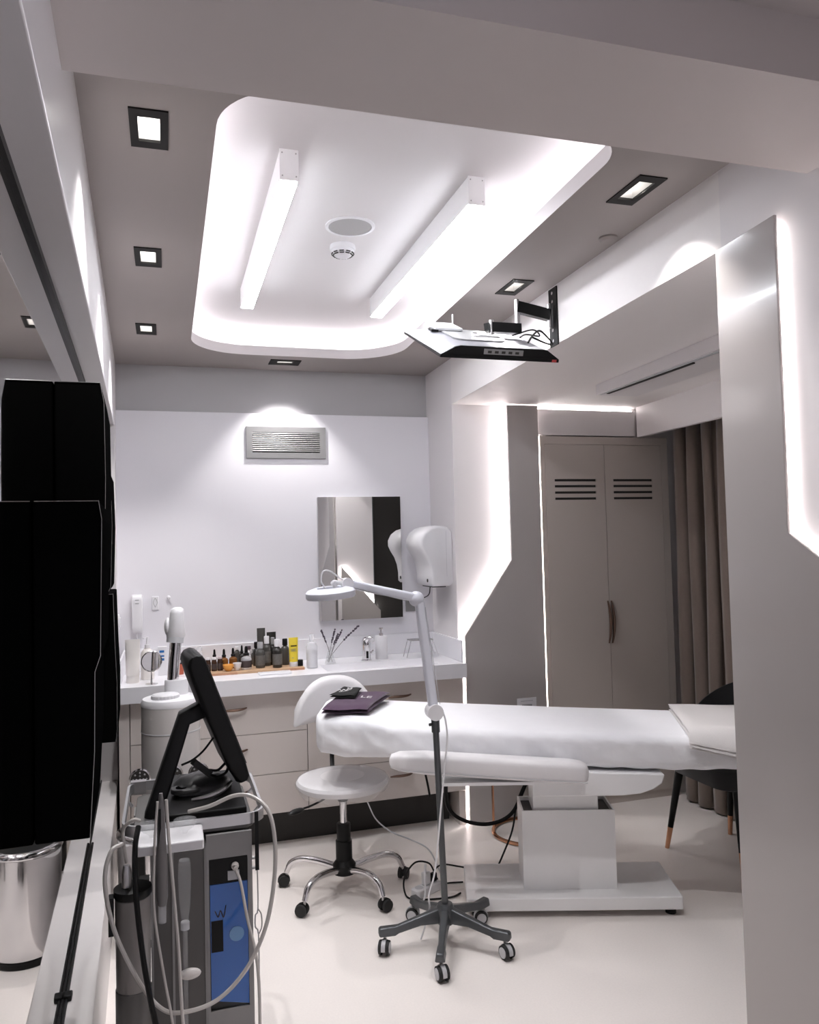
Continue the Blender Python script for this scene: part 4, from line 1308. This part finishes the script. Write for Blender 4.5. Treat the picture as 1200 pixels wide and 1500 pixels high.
cable([(1.20, 3.42, .60), (1.20, 3.46, .48), (1.22, 3.50, .34), (1.30, 3.52, .262), (1.42, 3.50, .236), (1.52, 3.46, .285), (1.575, 3.42, .42), (1.595, 3.405, .47), (1.60, 3.40, .503)], .0095, M_black, 'thick black cable looping under the bed')
cable([(1.625, 3.42, .503), (1.60, 3.44, .45), (1.56, 3.48, .33), (1.545, 3.52, .18), (1.50, 3.55, .05), (1.48, 3.56, .005)], .0045, M_black, 'thin black cable dropping from the bed column to the floor')
cable([(1.09, 3.52, .60), (1.115, 3.52, .52), (1.135, 3.53, .44), (1.15, 3.55, .38)], .005, M_black, 'short black cable hanging under the bed near the lamp pole')
cable([(1.125, 3.43, .080), (1.11, 3.47, .11), (1.06, 3.52, .10), (1.00, 3.49, .05), (.985, 3.42, .008), (1.01, 3.37, .006), (1.08, 3.345, .006), (1.17, 3.335, .006), (1.22, 3.36, .006)], .004, M_black, 'black cord curling round the power strip')
cable([(1.17, 3.53, .006), (1.17, 3.57, .03), (1.22, 3.60, .04), (1.30, 3.60, .02), (1.36, 3.585, .006)], .004, M_black, 'black cord arching over the floor behind the lamp pole')
cable([(1.15, 3.46, .006), (1.20, 3.475, .006), (1.27, 3.462, .006)], .004, M_black, 'black cord lying flat by the bed base')
cable([(.99, 4.12, .20), (1.01, 4.02, .14), (1.06, 3.90, .11), (1.13, 3.83, .09), (1.20, 3.76, .06), (1.215, 3.66, .012), (1.19, 3.52, .006), (1.155, 3.46, .02)], .0035, M_lgrey, 'grey cord running from under the counter to the power strip')
cable([(1.08, 3.42, .099), (1.072, 3.40, .135), (1.055, 3.36, .10), (1.045, 3.33, .03), (1.0, 3.29, .006), (.97, 3.25, .005)], .004, M_white, 'white cord from the power strip to the floor')

# ================================================================== television on its bracket
tv = thing('television', 'small black and silver flat television tilted face-down under the ceiling', 'television', (1.22, 2.98, 2.34))
TA = math.atan2(.206, .452)
# local frame of the set: x to the right, y up the tilt, z out of the back
Mtv = Matrix.Translation((.976, 2.75, 2.238)) @ Matrix.Rotation(TA, 4, 'X')
wW, hH = .487, .497
MB().box(0, wW, 0, hH, 0, .012, Mtv).build('screen_bezel', M_black, tv, bevel=.002)
MB().box(.012, wW - .012, .012, hH - .012, -.0012, -.0002, Mtv).build('screen', M_blackgloss, tv)
bkm = MB()
prof = [(.004, .012), (wW - .004, .012), (wW - .05, .040), (wW - .06, .046), (.075, .046), (.055, .040)]
rings = []
for y, s in ((.010, 1), (hH * .62, 1), (hH - .03, .55), (hH - .012, .1)):
    rings.append([Mtv @ Vector((p[0], y, .012 + (p[1] - .012) * s)) for p in prof])
bkm.loft(rings)
M_tvb = mat('silver_tv_back', (0.17, 0.17, 0.185), 0.4, vary=.02)
bo = bkm.build('back_cover', M_tvb, tv, smooth=25)
ed = MB()
pe = [(.001, .0125), (wW - .001, .0125), (wW - .050, .042), (wW - .062, .0475), (.076, .0475), (.054, .042)]
ed.loft([[Mtv @ Vector((p[0], .0, p[1])) for p in pe], [Mtv @ Vector((p[0], .0095, p[1])) for p in pe]])
ed.build('lower_edge', M_black, tv)
MB().box(.17, .33, -.004, -.0003, .020, .040, Mtv).build('port_panel', M_grey, tv)
for q in range(5):
    MB().box(.185 + q * .028, .200 + q * .028, -.0055, -.004, .025, .034, Mtv).build('port', M_dark, tv)
MB().box(wW - .030, wW - .012, -.003, -.0003, .0015, .011, Mtv).build('sticker', mat('red_sticker', (.6, .08, .08), .5), tv, label='small red sticker')
MB().box(.055, .085, .30, .34, .0462, .056, Mtv).build('foot_clip', M_black, tv)
# steel mounting plate and router-like parts on the back
mp = MB()
mp.loft([[Mtv @ Vector((p[0], p[1], .0472)) for p in rrect(.10, .32, .12, .36, .05)], [Mtv @ Vector((p[0], p[1], .052)) for p in rrect(.10, .32, .12, .36, .05)]])
mp.build('mount_plate', M_grey, tv)
MB().box(.20, .215, .20, .215, .052, .066, Mtv).build('bolt', M_chrome, tv)
MB().box(.07, .19, .30, .44, .0526, .066, Mtv).build('receiver_box', M_lgrey, tv, bevel=.004)
MB().cyl(Mtv @ Vector((.19, .43, .06)), Mtv @ Vector((.19, .43, .060)) + Vector((0, 0, .045)), .003, n=8).build('antenna', M_white, tv)

bk_ = thing('tv_bracket', 'black folding steel arm bracket fixed to the right bulkhead', 'bracket', (xr(2.92), 2.92, 2.47))
xw = xr(2.92) - .0005
MB().box(xw - .006, xw, 2.888, 2.958, 2.350, 2.592).build('wall_plate', M_black, bk_, bevel=.001)
for z in (2.372, 2.415, 2.535, 2.570):
    MB().cyl((xw - .0085, 2.922, z), (xw - .006, 2.922, z), .007, n=10).build('bolt', M_chrome, bk_)
MB().cyl((xw - .022, 2.925, 2.425), (xw - .022, 2.925, 2.525), .010, n=12).build('wall_pivot', M_steel, bk_)
e1 = Vector((1.378, 2.93, 2.505))
MB().bar((xw - .022, 2.925, 2.478), e1, .026, .046).build('outer_arm', M_black, bk_)
MB().cyl(e1 + Vector((0, 0, -.115)), e1 + Vector((0, 0, .030)), .011, n=12).build('elbow_pivot', M_steel, bk_)
e2 = Vector((1.262, 2.93, 2.414))
MB().bar(e1 + Vector((.012, 0, -.090)), e2, .026, .040).build('inner_arm', M_black, bk_)
MB().cyl(e2 + Vector((0, 0, -.028)), e2 + Vector((0, 0, .030)), .010, n=12).build('head_pivot', M_steel, bk_)
MB().bar(e2 + Vector((-.004, 0, 0)), (1.240, 2.942, 2.412), .045, .030).build('tilt_head', M_black, bk_)
cable([(1.36, 2.80, 2.325), (1.40, 2.84, 2.365), (1.44, 2.86, 2.392), (1.475, 2.87, 2.375), (1.505, 2.875, 2.345), (1.45, 2.83, 2.335), (1.40, 2.85, 2.362)], .004, M_black, 'tangled black cables at the back of the television')
cable([(1.34, 2.83, 2.352), (1.40, 2.90, 2.385), (1.46, 2.90, 2.382), (1.42, 2.88, 2.400), (1.33, 2.88, 2.372)], .003, M_black, 'second tangle of black cable behind the television')

# ================================================================== black faceted wall cabinets on the long mirror
def facet_cabinet(prof, ya, yb, label):
    """prof: front outline (x, z) from top to bottom at the near face; extruded along the mirror"""
    root = thing('wall_cabinet', label, 'wall cabinet', (xm(ya) + .06, (ya + yb) / 2, prof[-1][1]), 0, 'black faceted wall cabinets')
    mb = MB()
    rings = []
    for y in (ya, yb):
        k = xf(y) - xf(ya)
        back = xm(y) + .0012
        ring = [(back, y, prof[0][1])] + [(p[0] + k, y, p[1]) for p in prof] + [(back, y, prof[-1][1])]
        rings.append(ring)
    mb.loft(rings)
    mb.build('shell', M_blackgloss, root, smooth=0, bevel=.004)
    MB().tube([(p[0] - .001, ya - .0008, p[1]) for p in prof], .0007, 5, smooth=0).build('edge_strip', M_steel, root)  # thin steel line drawn in place of the glint on the front edge
    MB().tube([(xm(ya) + .004, ya - .0008, prof[0][1] - .001), (prof[0][0] - .002, ya - .0008, prof[0][1] - .001)], .0007, 5, smooth=0).build('edge_strip', M_steel, root)  # drawn glint along the top edge of the near face
    return root
facet_cabinet([(-.134, 1.657), (-.128, 1.618), (-.133, 1.337), (-.144, 1.304), (-.146, 1.144), (-.156, .969)], 1.76, 2.14, 'black gloss faceted wall cabinet nearest the camera')
facet_cabinet([(-.161, 1.992), (-.152, 1.939), (-.150, 1.742), (-.154, 1.50)], 2.20, 2.60, 'black gloss faceted wall cabinet highest on the mirror')
facet_cabinet([(-.177, 1.818), (-.167, 1.792), (-.163, 1.631), (-.169, 1.440), (-.176, 1.425)], 2.65, 2.95, 'black gloss faceted wall cabinet beyond the highest one')
facet_cabinet([(-.184, 1.401), (-.179, 1.208), (-.174, 1.088), (-.175, .927), (-.180, .882)], 3.00, 3.40, 'black gloss faceted wall cabinet lowest and furthest along the mirror')

# ================================================================== chrome pedal bin (seen in the long mirror)
bn = thing('pedal_bin', 'round chrome waste bin by the ledge, reflected in the long mirror', 'bin', (-.080, 3.46, 0))
T = Matrix.Translation((-.080, 3.46, 0))
MB().lathe([(.122, .0004), (.124, .004), (.124, .022), (.119, .024)], 40, T).build('base_ring', M_black, bn)
MB().lathe([(.118, .0245), (.122, .03), (.128, .40), (.124, .402)], 48, T).build('body', M_chrome, bn)
MB().lathe([(.130, .402), (.133, .408), (.131, .416), (.122, .424), (.110, .426), (.108, .418)], 48, T).build('lid_rim', M_chrome, bn)
MB().lathe([(.108, .4185), (.06, .430), (.001, .434)], 40, T, cap=False).build('lid', M_black, bn)

# ================================================================== white facial steamer
SX, SY = .006, 3.76
stm = thing('facial_steamer', 'white cylindrical facial steamer with chrome neck in front of the counter', 'steamer', (SX, SY, 0))
T = Matrix.Translation((SX, SY, 0))
M_body = mat('warm_white_gloss', (0.66, 0.63, 0.61), 0.25, vary=.01)
MB().lathe([(.115, .06), (.125, .075), (.127, .30), (.127, .73), (.126, .86)], 48, T).build('body', M_body, stm)
MB().lathe([(.1275, .745), (.1285, .7465), (.1285, .750), (.1275, .7515)], 48, T, cap=False).build('seam_ring', M_lgrey, stm)
MB().lathe([(.127, .8605), (.127, .875), (.120, .890), (.10, .896), (.001, .900)], 48, T, cap=False).build('lid', M_white, stm)
rib = MB()
prof = []
c2 = Vector((SX - .022, SY - .048, .898))
for (rb, z) in ((.058, -.008), (.060, -.004), (.060, .012), (.054, .018), (.001, .019)):
    prof.append([(c2.x + rb * (1 + (.018 * math.cos(24 * a) if rb > .057 else 0)) * math.cos(a), c2.y + rb * .8 * (1 + (.018 * math.cos(24 * a) if rb > .057 else 0)) * math.sin(a), c2.z + z) for a in [2 * math.pi * k / 96 for k in range(96)]])
rib.loft(prof)
rib.build('filler_cap', M_white, stm, label='ribbed white filler cap')
MB().lathe([(.052, .890), (.052, .954), (.049, .962), (.001, .964)], 36, Matrix.Translation((SX + .026, SY + .045, 0))).build('neck_base', M_white, stm)
NA_, NB_ = Vector((SX + .012, SY + .045, .958)), Vector((SX + .026, SY + .05, 1.140))
MB().cyl(NA_, NB_, .026, n=24).build('neck', M_chrome, stm)
hd = MB()
hd.cyl(NB_ + Vector((-.004, -.002, -.012)), NB_ + Vector((.0, .0, .022)), .038, .038, 24)
hh = hd.build('head_collar', M_lgrey, stm)
rings = []
for z, rx, ry, dx in ((1.150, .040, .036, 0), (1.160, .042, .040, .001), (1.22, .034, .042, .004), (1.262, .030, .042, .007), (1.280, .027, .036, .009), (1.287, .016, .024, .01)):
    rings.append([(NB_.x + dx + rx * math.cos(a), NB_.y + ry * math.sin(a), z) for a in [2 * math.pi * k / 24 for k in range(24)]])
MB().loft(rings).build('nozzle_head', M_white, stm, smooth=60)
MB().sphere(NB_ + Vector((-.034, .01, .06)), (.016, .030, .042), 14, 8).build('nozzle_knob', M_white, stm)
MB().lathe([(.14, .05), (.15, .055), (.15, .062), (.12, .066)], 40, T).build('base_disc', M_body, stm)
for k in range(4):
    a = math.radians(45 + 90 * k)
    caster(stm, SX + .115 * math.cos(a), SY + .115 * math.sin(a), a, .020, .03, M_rubber, M_black, 0.0, .052)
# round chrome-rimmed LED pods clipped in front of the body
rail = MB().tube([(SX - .135, SY - .150, .575), (SX, SY - .156, .575), (SX + .135, SY - .150, .575)], .005, 8).build('pod_rail', M_steel, stm)
MB().cyl((SX, SY - .152, .575), (SX, SY - .12, .575), .008, n=10).build('rail_mount', M_steel, stm)
for q, dx in enumerate((-.128, .004, .112)):
    Tp = Matrix.Translation((SX + dx, SY - .175, .590)) @ Matrix.Rotation(math.pi / 2, 4, 'X')
    pod = MB().lathe([(.028, -.012), (.040, -.006), (.0445, .006), (.0445, .012), (.039, .014), (.038, .010)], 32, Tp, cap=True).build('lamp_pod', M_chrome, stm)
    MB().lathe([(.0375, .0105), (.036, .013), (.001, .014)], 32, Tp, cap=False).build('pod_face', M_dark, pod)
    for k in range(13):
        rr, a = (.0, 0) if k == 0 else ((.014, k * math.pi / 2) if k < 5 else (.027, k * math.pi / 4))
        MB().sphere(Tp @ Vector((rr * math.cos(a), rr * math.sin(a), .0145)), .0042, 8, 5).build('led_dot', M_grey, pod)

# ================================================================== treatment trolley in the foreground
tr_ = thing('treatment_trolley', 'grey skin-treatment trolley with blue window and railed tray in the foreground', 'trolley', (.07, 2.36, 0))
M_tgrey = mat('trolley_grey_paint', (0.33, 0.325, 0.32), 0.35, vary=.02)
M_tdark = mat('trolley_dark_grey', (0.12, 0.115, 0.11), 0.4, vary=.02)
M_bluew = mat('blue_acrylic', (0.035, 0.16, 0.55), 0.08, vary=.12, scale=6, coat=.5)
FX0, FX1, FXM, FYA, FYB = -.052, .206, .088, 2.19, 2.56
bz0, bz1 = .11, .800
cab = MB()
cab.box(FX0, FX1, FYA + .002, FYB, bz0, .345)
cab.box(FX0, FXM, FYA + .002, FYB, .345, bz1 - .02)
cab.box(FXM, FX1, FYA + .06, FYB, .345, bz1 - .02)
cab.build('cabinet', M_tdark, tr_, smooth=0)
frm = MB()
for a, b, c, d in ((FXM, FXM + .006, .345, .735), (FX1 - .012, FX1, .345, .735), (FXM, FX1, .735, .798), (FXM, FX1, .12, .345)):
    frm.box(a, b, FYA - .004, FYA + .006, c, d)
frm.build('front_frame', M_tgrey, tr_, smooth=0)
for x in (FX0 + .003, FX0 + .055, FXM - .003):
    MB().box(x - .003, x + .003, FYA - .002, FYA + .002, .12, .78).build('panel_strip', M_tgrey, tr_)
MB().prism([(FXM + .008, .372), (FX1 - .013, .350), (FX1 - .013, .668), (FXM + .008, .668)], FYA - .002, FYA + .003, 'y').build('blue_window', M_bluew, tr_, label='translucent blue front window')
MB().box(FXM + .007, FX1 - .013, FYA - .003, FYA + .004, .670, .733).build('black_panel', M_black, tr_)
MB().box(FXM + .010, FXM + .040, FYA - .0035, FYA + .002, .495, .575).build('inner_block', M_black, tr_)
MB().lathe([(.019, 0), (.019, .003)], 24, Matrix.Translation((FXM + .075, FYA - .0022, .535)) @ Matrix.Rotation(math.pi / 2, 4, 'X')).build('round_badge', mat('pale_blue_badge', (.22, .42, .72), .4), tr_, label='pale round badge on the blue window')
MB().tube([(FXM + .02, FYA - .0028, .600), (FXM + .028, FYA - .0028, .584), (FXM + .034, FYA - .0028, .600), (FXM + .042, FYA - .0028, .582), (FXM + .048, FYA - .0028, .612)], .0013, 5).build('window_mark', M_dark, tr_)
MB().lathe([(.010, 0), (.010, .006), (.006, .008), (.006, .026)], 14, Matrix.Translation((FX1 - .045, FYA - .003, .712)) @ Matrix.Rotation(math.pi / 2, 4, 'X')).build('hose_port', M_cream, tr_)
MB().box(FX1 - .064, FX1 - .034, FYA - .006, FYA - .003, .676, .700).build('port_label', M_lgrey, tr_)
for z in (.690, .716):
    MB().cyl((FX1, FYA + .02, z), (FX1 + .018, FYA + .02, z), .004, n=10).build('side_peg', M_steel, tr_)
# tray and rail
MB().prism(rrect(-.095, .215, 2.205, 2.575, .03), .800, .812, 'z').build('tray', M_tdark, tr_, bevel=.002)
RZ = .833
rl = MB()
loop = rrect(-.122, .243, 2.175, 2.60, .055, 6)
def flat_loop(mb, loop, z0, z1, th):
    inn = offset(loop, -th)
    mb.loft([[(p[0], p[1], z0) for p in loop], [(p[0], p[1], z1) for p in loop], [(p[0], p[1], z1) for p in inn], [(p[0], p[1], z0) for p in inn], [(p[0], p[1], z0) for p in loop]], cap=False)
flat_loop(rl, loop, RZ - .014, RZ + .014, .007)
rl.build('tray_rail', M_alu, tr_)
for (x, y) in ((-.105, 2.30), (.225, 2.30), (-.105, 2.48), (.225, 2.48)):
    MB().bar((x, y, .808), (x + (.014 if x > 0 else -.014), y, RZ - .01), .014, .006).build('rail_bracket', M_alu, tr_)
MB().box(-.115, -.070, 2.575, 2.60, RZ - .020, RZ + .018).build('rail_clamp', M_steel, tr_)
MB().box(-.100, -.072, 2.42, 2.50, .12, .80).build('rear_post', M_tgrey, tr_)
for (x, y) in ((-.03, 2.22), (.185, 2.22), (-.03, 2.53), (.185, 2.53)):
    caster(tr_, x, y, .6, .038, .045, M_rubber, M_grey, 0.0, .111)
# white holder with glass electrode tubes
ho = MB().prism(rrect(-.080, .078, 2.055, 2.172, .006), .812, .836, 'z')
hold = ho.build('electrode_holder', M_white, tr_, bevel=.003)
def glass_tube(x, y, label, bulb=True, name='glass_electrode'):
    root = thing(name, label, 'electrode', (x, y, .836), 0, 'glass electrodes in the white holder')
    Tt = Matrix.Translation((x, y, 0))
    MB().lathe([(.006, .8368), (.008, .842), (.022, .852), (.029, .862), (.028, .871), (.020, .874), (.001, .875)], 24, Tt).build('bulb', M_glass, root)
    return root
for x, lab in ((.034, 'clear glass electrode with mushroom bulb on the right of the white holder'), (-.046, 'clear glass electrode with mushroom bulb on the left of the white holder')):
    glass_tube(x, 2.115, lab)
gt = thing('glass_cannula', 'long clear glass cannula hanging in front of the trolley', 'cannula', (.030, 2.045, .80))
MB().lathe([(.0130, .80), (.0150, .79), (.0160, .75), (.0130, .69), (.0085, .66), (.0085, .645), (.0060, .64), (.0050, .40)][::-1], 20, Matrix.Translation((.030, 2.035, 0))).build('tube', M_glass, gt)
MB().lathe([(.011, .636), (.011, .652), (.0095, .654)], 18, Matrix.Translation((.030, 2.035, 0))).build('coupling', M_clear, gt)
MB().sphere((.040, 2.032, .530), (.026, .012, .013), 16, 8).build('filter_disc', M_cream, gt, label='cream round filter disc')
# vacuum canister on the left side
cn = thing('vacuum_canister', 'smoky cylindrical vacuum canister on the left flank of the trolley', 'canister', (-.094, 2.13, .35))
T = Matrix.Translation((-.092, 2.115, 0))
MB().lathe([(.041, .36), (.0425, .365), (.0425, .48), (.041, .482)], 32, T).build('base_cup', M_tdark, cn)
MB().lathe([(.0405, .4825), (.042, .70), (.040, .702)], 32, T).build('cylinder', mat('smoky_grey_plastic', (0.30, 0.28, 0.27), 0.2, vary=.08, scale=20), cn)
MB().lathe([(.043, .7025), (.045, .706), (.045, .722), (.030, .728)], 32, T).build('lid', M_black, cn)
MB().lathe([(.012, .7285), (.012, .76), (.008, .78)], 16, Matrix.Translation((-.105, 2.105, 0))).build('hose_fitting', M_steel, cn)
MB().box(-.1475, -.136, 2.09, 2.12, .62, .71).build('clip', M_black, cn)
tag(MB().box(-.078, -.054, 2.155, 2.185, .30, .72).build('canister_bracket', M_steel, None), 'steel bracket strip between canister and trolley', 'bracket')

# base unit, arm and tablet screen on the tray
dv = thing('treatment_console', 'black tablet console on a folding arm standing on the trolley tray', 'console', (.09, 2.38, .812))
wedge = MB()
wedge.add([(-.020, 2.225, .8125), (.198, 2.225, .8125), (.198, 2.55, .8125), (-.020, 2.55, .8125), (-.020, 2.225, .850), (.198, 2.225, .850), (.195, 2.55, .868), (-.020, 2.55, .868)],
          [(0, 3, 2, 1), (4, 5, 6, 7), (0, 1, 5, 4), (1, 2, 6, 5), (2, 3, 7, 6), (3, 0, 4, 7)])
wedge.build('base_unit', M_black, dv, bevel=.004)
rings = []
for x, w, h in ((.010, .050, .010), (.03, .065, .030), (.08, .072, .042), (.13, .062, .036), (.162, .040, .020), (.172, .015, .006)):
    rings.append([(x, 2.42 + w * math.cos(a), .862 + h * math.sin(a)) for a in [math.pi * k / 12 for k in range(13)]])
MB().loft([r + [(r[-1][0], r[-1][1], .848), (r[0][0], r[0][1], .848)] for r in rings]).build('handpiece_cradle', mat('dark_grey_satin', (0.055, 0.055, 0.056), 0.35, vary=.05), dv, smooth=60)
MB().prism(rrect(.0, .085, 2.34, 2.40, .025), .866, .878, 'z').build('charging_pad', mat('dark_grey_pad', (0.09, 0.09, 0.09), 0.4), dv, bevel=.003)
MB().lathe([(.016, .8782), (.016, .8792)], 20, Matrix.Translation((.03, 2.37, 0))).build('pad_recess', M_blackgloss, dv)
MB().tube([(.055, 2.285, .866), (.10, 2.285, .870), (.14, 2.30, .880), (.165, 2.32, .895)], lambda t: .004 + .004 * math.sin(math.pi * t), 8).build('probe', M_steel, dv)
A0, A1, A2 = Vector((-.048, 2.33, .82)), Vector((.040, 2.36, 1.075)), Vector((.098, 2.37, 1.098))
ab = MB()
s = Vector((0, 1, 0))
rings = []
for c, d, h in ((A0, Vector((1, 0, -.35)).normalized(), .044), (A0.lerp(A1, .5), Vector((1, 0, -.35)).normalized(), .042), (A1, Vector((.75, 0, -.75)).normalized(), .042), (A2, Vector((.25, 0, -1)).normalized(), .046)):
    rings.append([c + s * p[0] + d * p[1] for p in rrect(-.032, .032, -h / 2, h / 2, .008, 3)])
ab.loft(rings)
ab.build('arm', M_black, dv, smooth=40)
Mm = Matrix.Translation((.124, 2.385, 1.078)) @ Matrix.Rotation(math.radians(5), 4, 'Z') @ Matrix.Rotation(math.radians(-20), 4, 'Y')
scr = MB()
rings = []
for z, w in ((-.190, .012), (-.182, .020), (-.14, .027), (.0, .031), (.12, .031), (.168, .028), (.182, .020), (.188, .010)):
    rings.append([Mm @ Vector((p[0], p[1], z)) for p in rrect(-w, min(w, .024), -.105, .105, min(.012, w * .9), 4)])
scr.loft(rings)
so2 = scr.build('screen_housing', M_black, dv, smooth=50)
MB().box(.0242, .0255, -.09, .09, -.15, .15, Mm).build('screen', M_blackgloss, so2)
MB().tube([Mm @ Vector((-.030, -.06, -.05)), (.09, 2.33, .985), (.06, 2.32, .965), (.03, 2.315, .955)], .0030, 6).build('usb_lead', M_black, dv)
MB().bar((.062, 2.30, .965), (.105, 2.31, .925), .026, .018).build('cable_ferrite', M_black, dv)
MB().tube([(.103, 2.31, .925), (.125, 2.32, .912), (.150, 2.33, .918), (.160, 2.335, .938)], .0040, 6).build('cable_loop', M_black, dv)
MB().tube([(.103, 2.312, .935), (.128, 2.32, .930), (.150, 2.33, .945)], .0040, 6).build('cable_loop', M_black, dv)

# hoses and cords of the trolley
M_hose = mat('translucent_hose', (0.60, 0.57, 0.54), 0.25, vary=.04)
def cord(pts, r, m, label, cat='hose', name='hose'):
    return tag(MB().tube(pts, r, 8, smooth=8).build(name, m, None), label, cat)
cord([(.045, 2.20, .862), (.10, 2.17, .880), (.16, 2.15, .905), (.205, 2.12, .905), (.240, 2.08, .875), (.252, 2.06, .80), (.245, 2.05, .70), (.220, 2.04, .60), (.170, 2.03, .515), (.10, 2.02, .462), (.02, 2.015, .452), (-.03, 2.02, .470), (-.08, 2.03, .54), (-.13, 2.03, .66), (-.150, 2.035, .77), (-.138, 2.05, .835), (-.112, 2.07, .845)], .0052, M_hose, 'clear hose looping wide from the tray round the trolley front')
cord([(-.105, 2.105, .786), (-.112, 2.10, .84), (-.110, 2.09, .875), (-.088, 2.08, .895), (-.072, 2.085, .89)], .0045, M_hose, 'short grey hose curling over the canister')
cord([(FX1 - .045, 2.156, .712), (.172, 2.145, .68), (.185, 2.12, .60), (.205, 2.09, .50), (.208, 2.075, .36), (.200, 2.07, .20), (.18, 2.08, .02)], .0040, M_hose, 'thin clear hose hanging from the port beside the blue window')
cord([(-.075, 2.06, .885), (-.082, 2.02, .84), (-.080, 2.01, .74), (-.066, 2.005, .60), (-.050, 2.00, .50), (-.036, 2.00, .42), (-.03, 2.00, .30), (-.03, 2.02, .06)], .0065, M_black, 'black cord hanging down in front of the canister')
cord([(-.010, 2.03, .95), (-.005, 2.02, .86), (.004, 2.01, .74), (.014, 2.005, .60), (.020, 2.00, .46), (.028, 2.00, .34), (.03, 2.02, .05)], .0040, M_hose, 'beige lead hanging from the handpiece past the holder')
cord([(-.030, 2.022, .95), (-.038, 2.01, .84), (-.040, 2.01, .70), (-.020, 2.005, .55), (.000, 2.00, .42), (.012, 2.005, .20), (.01, 2.02, .02)], .0032, M_hose, 'thin clear lead falling left of the handpiece')
hp = thing('handpiece', 'slim dark grey handpiece standing upright at the holder', 'handpiece', (-.022, 2.035, .70))
MB().lathe([(.010, .70), (.0135, .72), (.0135, .80), (.0105, .86), (.008, .93), (.004, .965)], 16, Matrix.Translation((-.022, 2.035, 0))).build('grip', mat('handpiece_grey', (.20, .19, .19), .4), hp)
MB().box(-.0285, -.0225, 2.0255, 2.0285, .80, .93).build('side_strip', M_black, hp)
MB().lathe([(.0095, .66), (.0100, .6995)], 14, Matrix.Translation((-.022, 2.035, 0))).build('tip', M_clear, hp)
hk = thing('strap_hook', 'black strap with thin wire hook hanging on the trolley rail', 'hook', (.218, 2.166, .82))
MB().box(.212, .222, 2.164, 2.1672, .700, .852).build('strap', M_black, hk)
MB().tube([(.217, 2.165, .700), (.217, 2.164, .60), (.210, 2.163, .585), (.209, 2.162, .555), (.217, 2.162, .535), (.217, 2.162, .42)], .0018, 6, smooth=3).build('wire_hook', M_steel, hk)
MB().tube([(.217, 2.163, .60), (.225, 2.163, .585), (.226, 2.162, .555), (.219, 2.162, .537)], .0018, 6, smooth=3).build('wire_eye', M_steel, hk)
# black power lead along the foot of the mirror, with a clip
ml = thing('ledge_cable', 'black cable lying along the ledge at the foot of the mirror', 'cable', (xm(2.3) + .03, 2.3, .37))
MB().tube([(xm(y) + .0085, y, .3755) for y in (1.2, 1.6, 2.0, 2.4, 2.8, 3.2, 3.5)], .0045, 8).build('lead', M_black, ml)
MB().box(xm(2.33) + .0005, xm(2.33) + .022, 2.315, 2.345, .3705, .386).build('cable_clip', M_black, ml, bevel=.003)
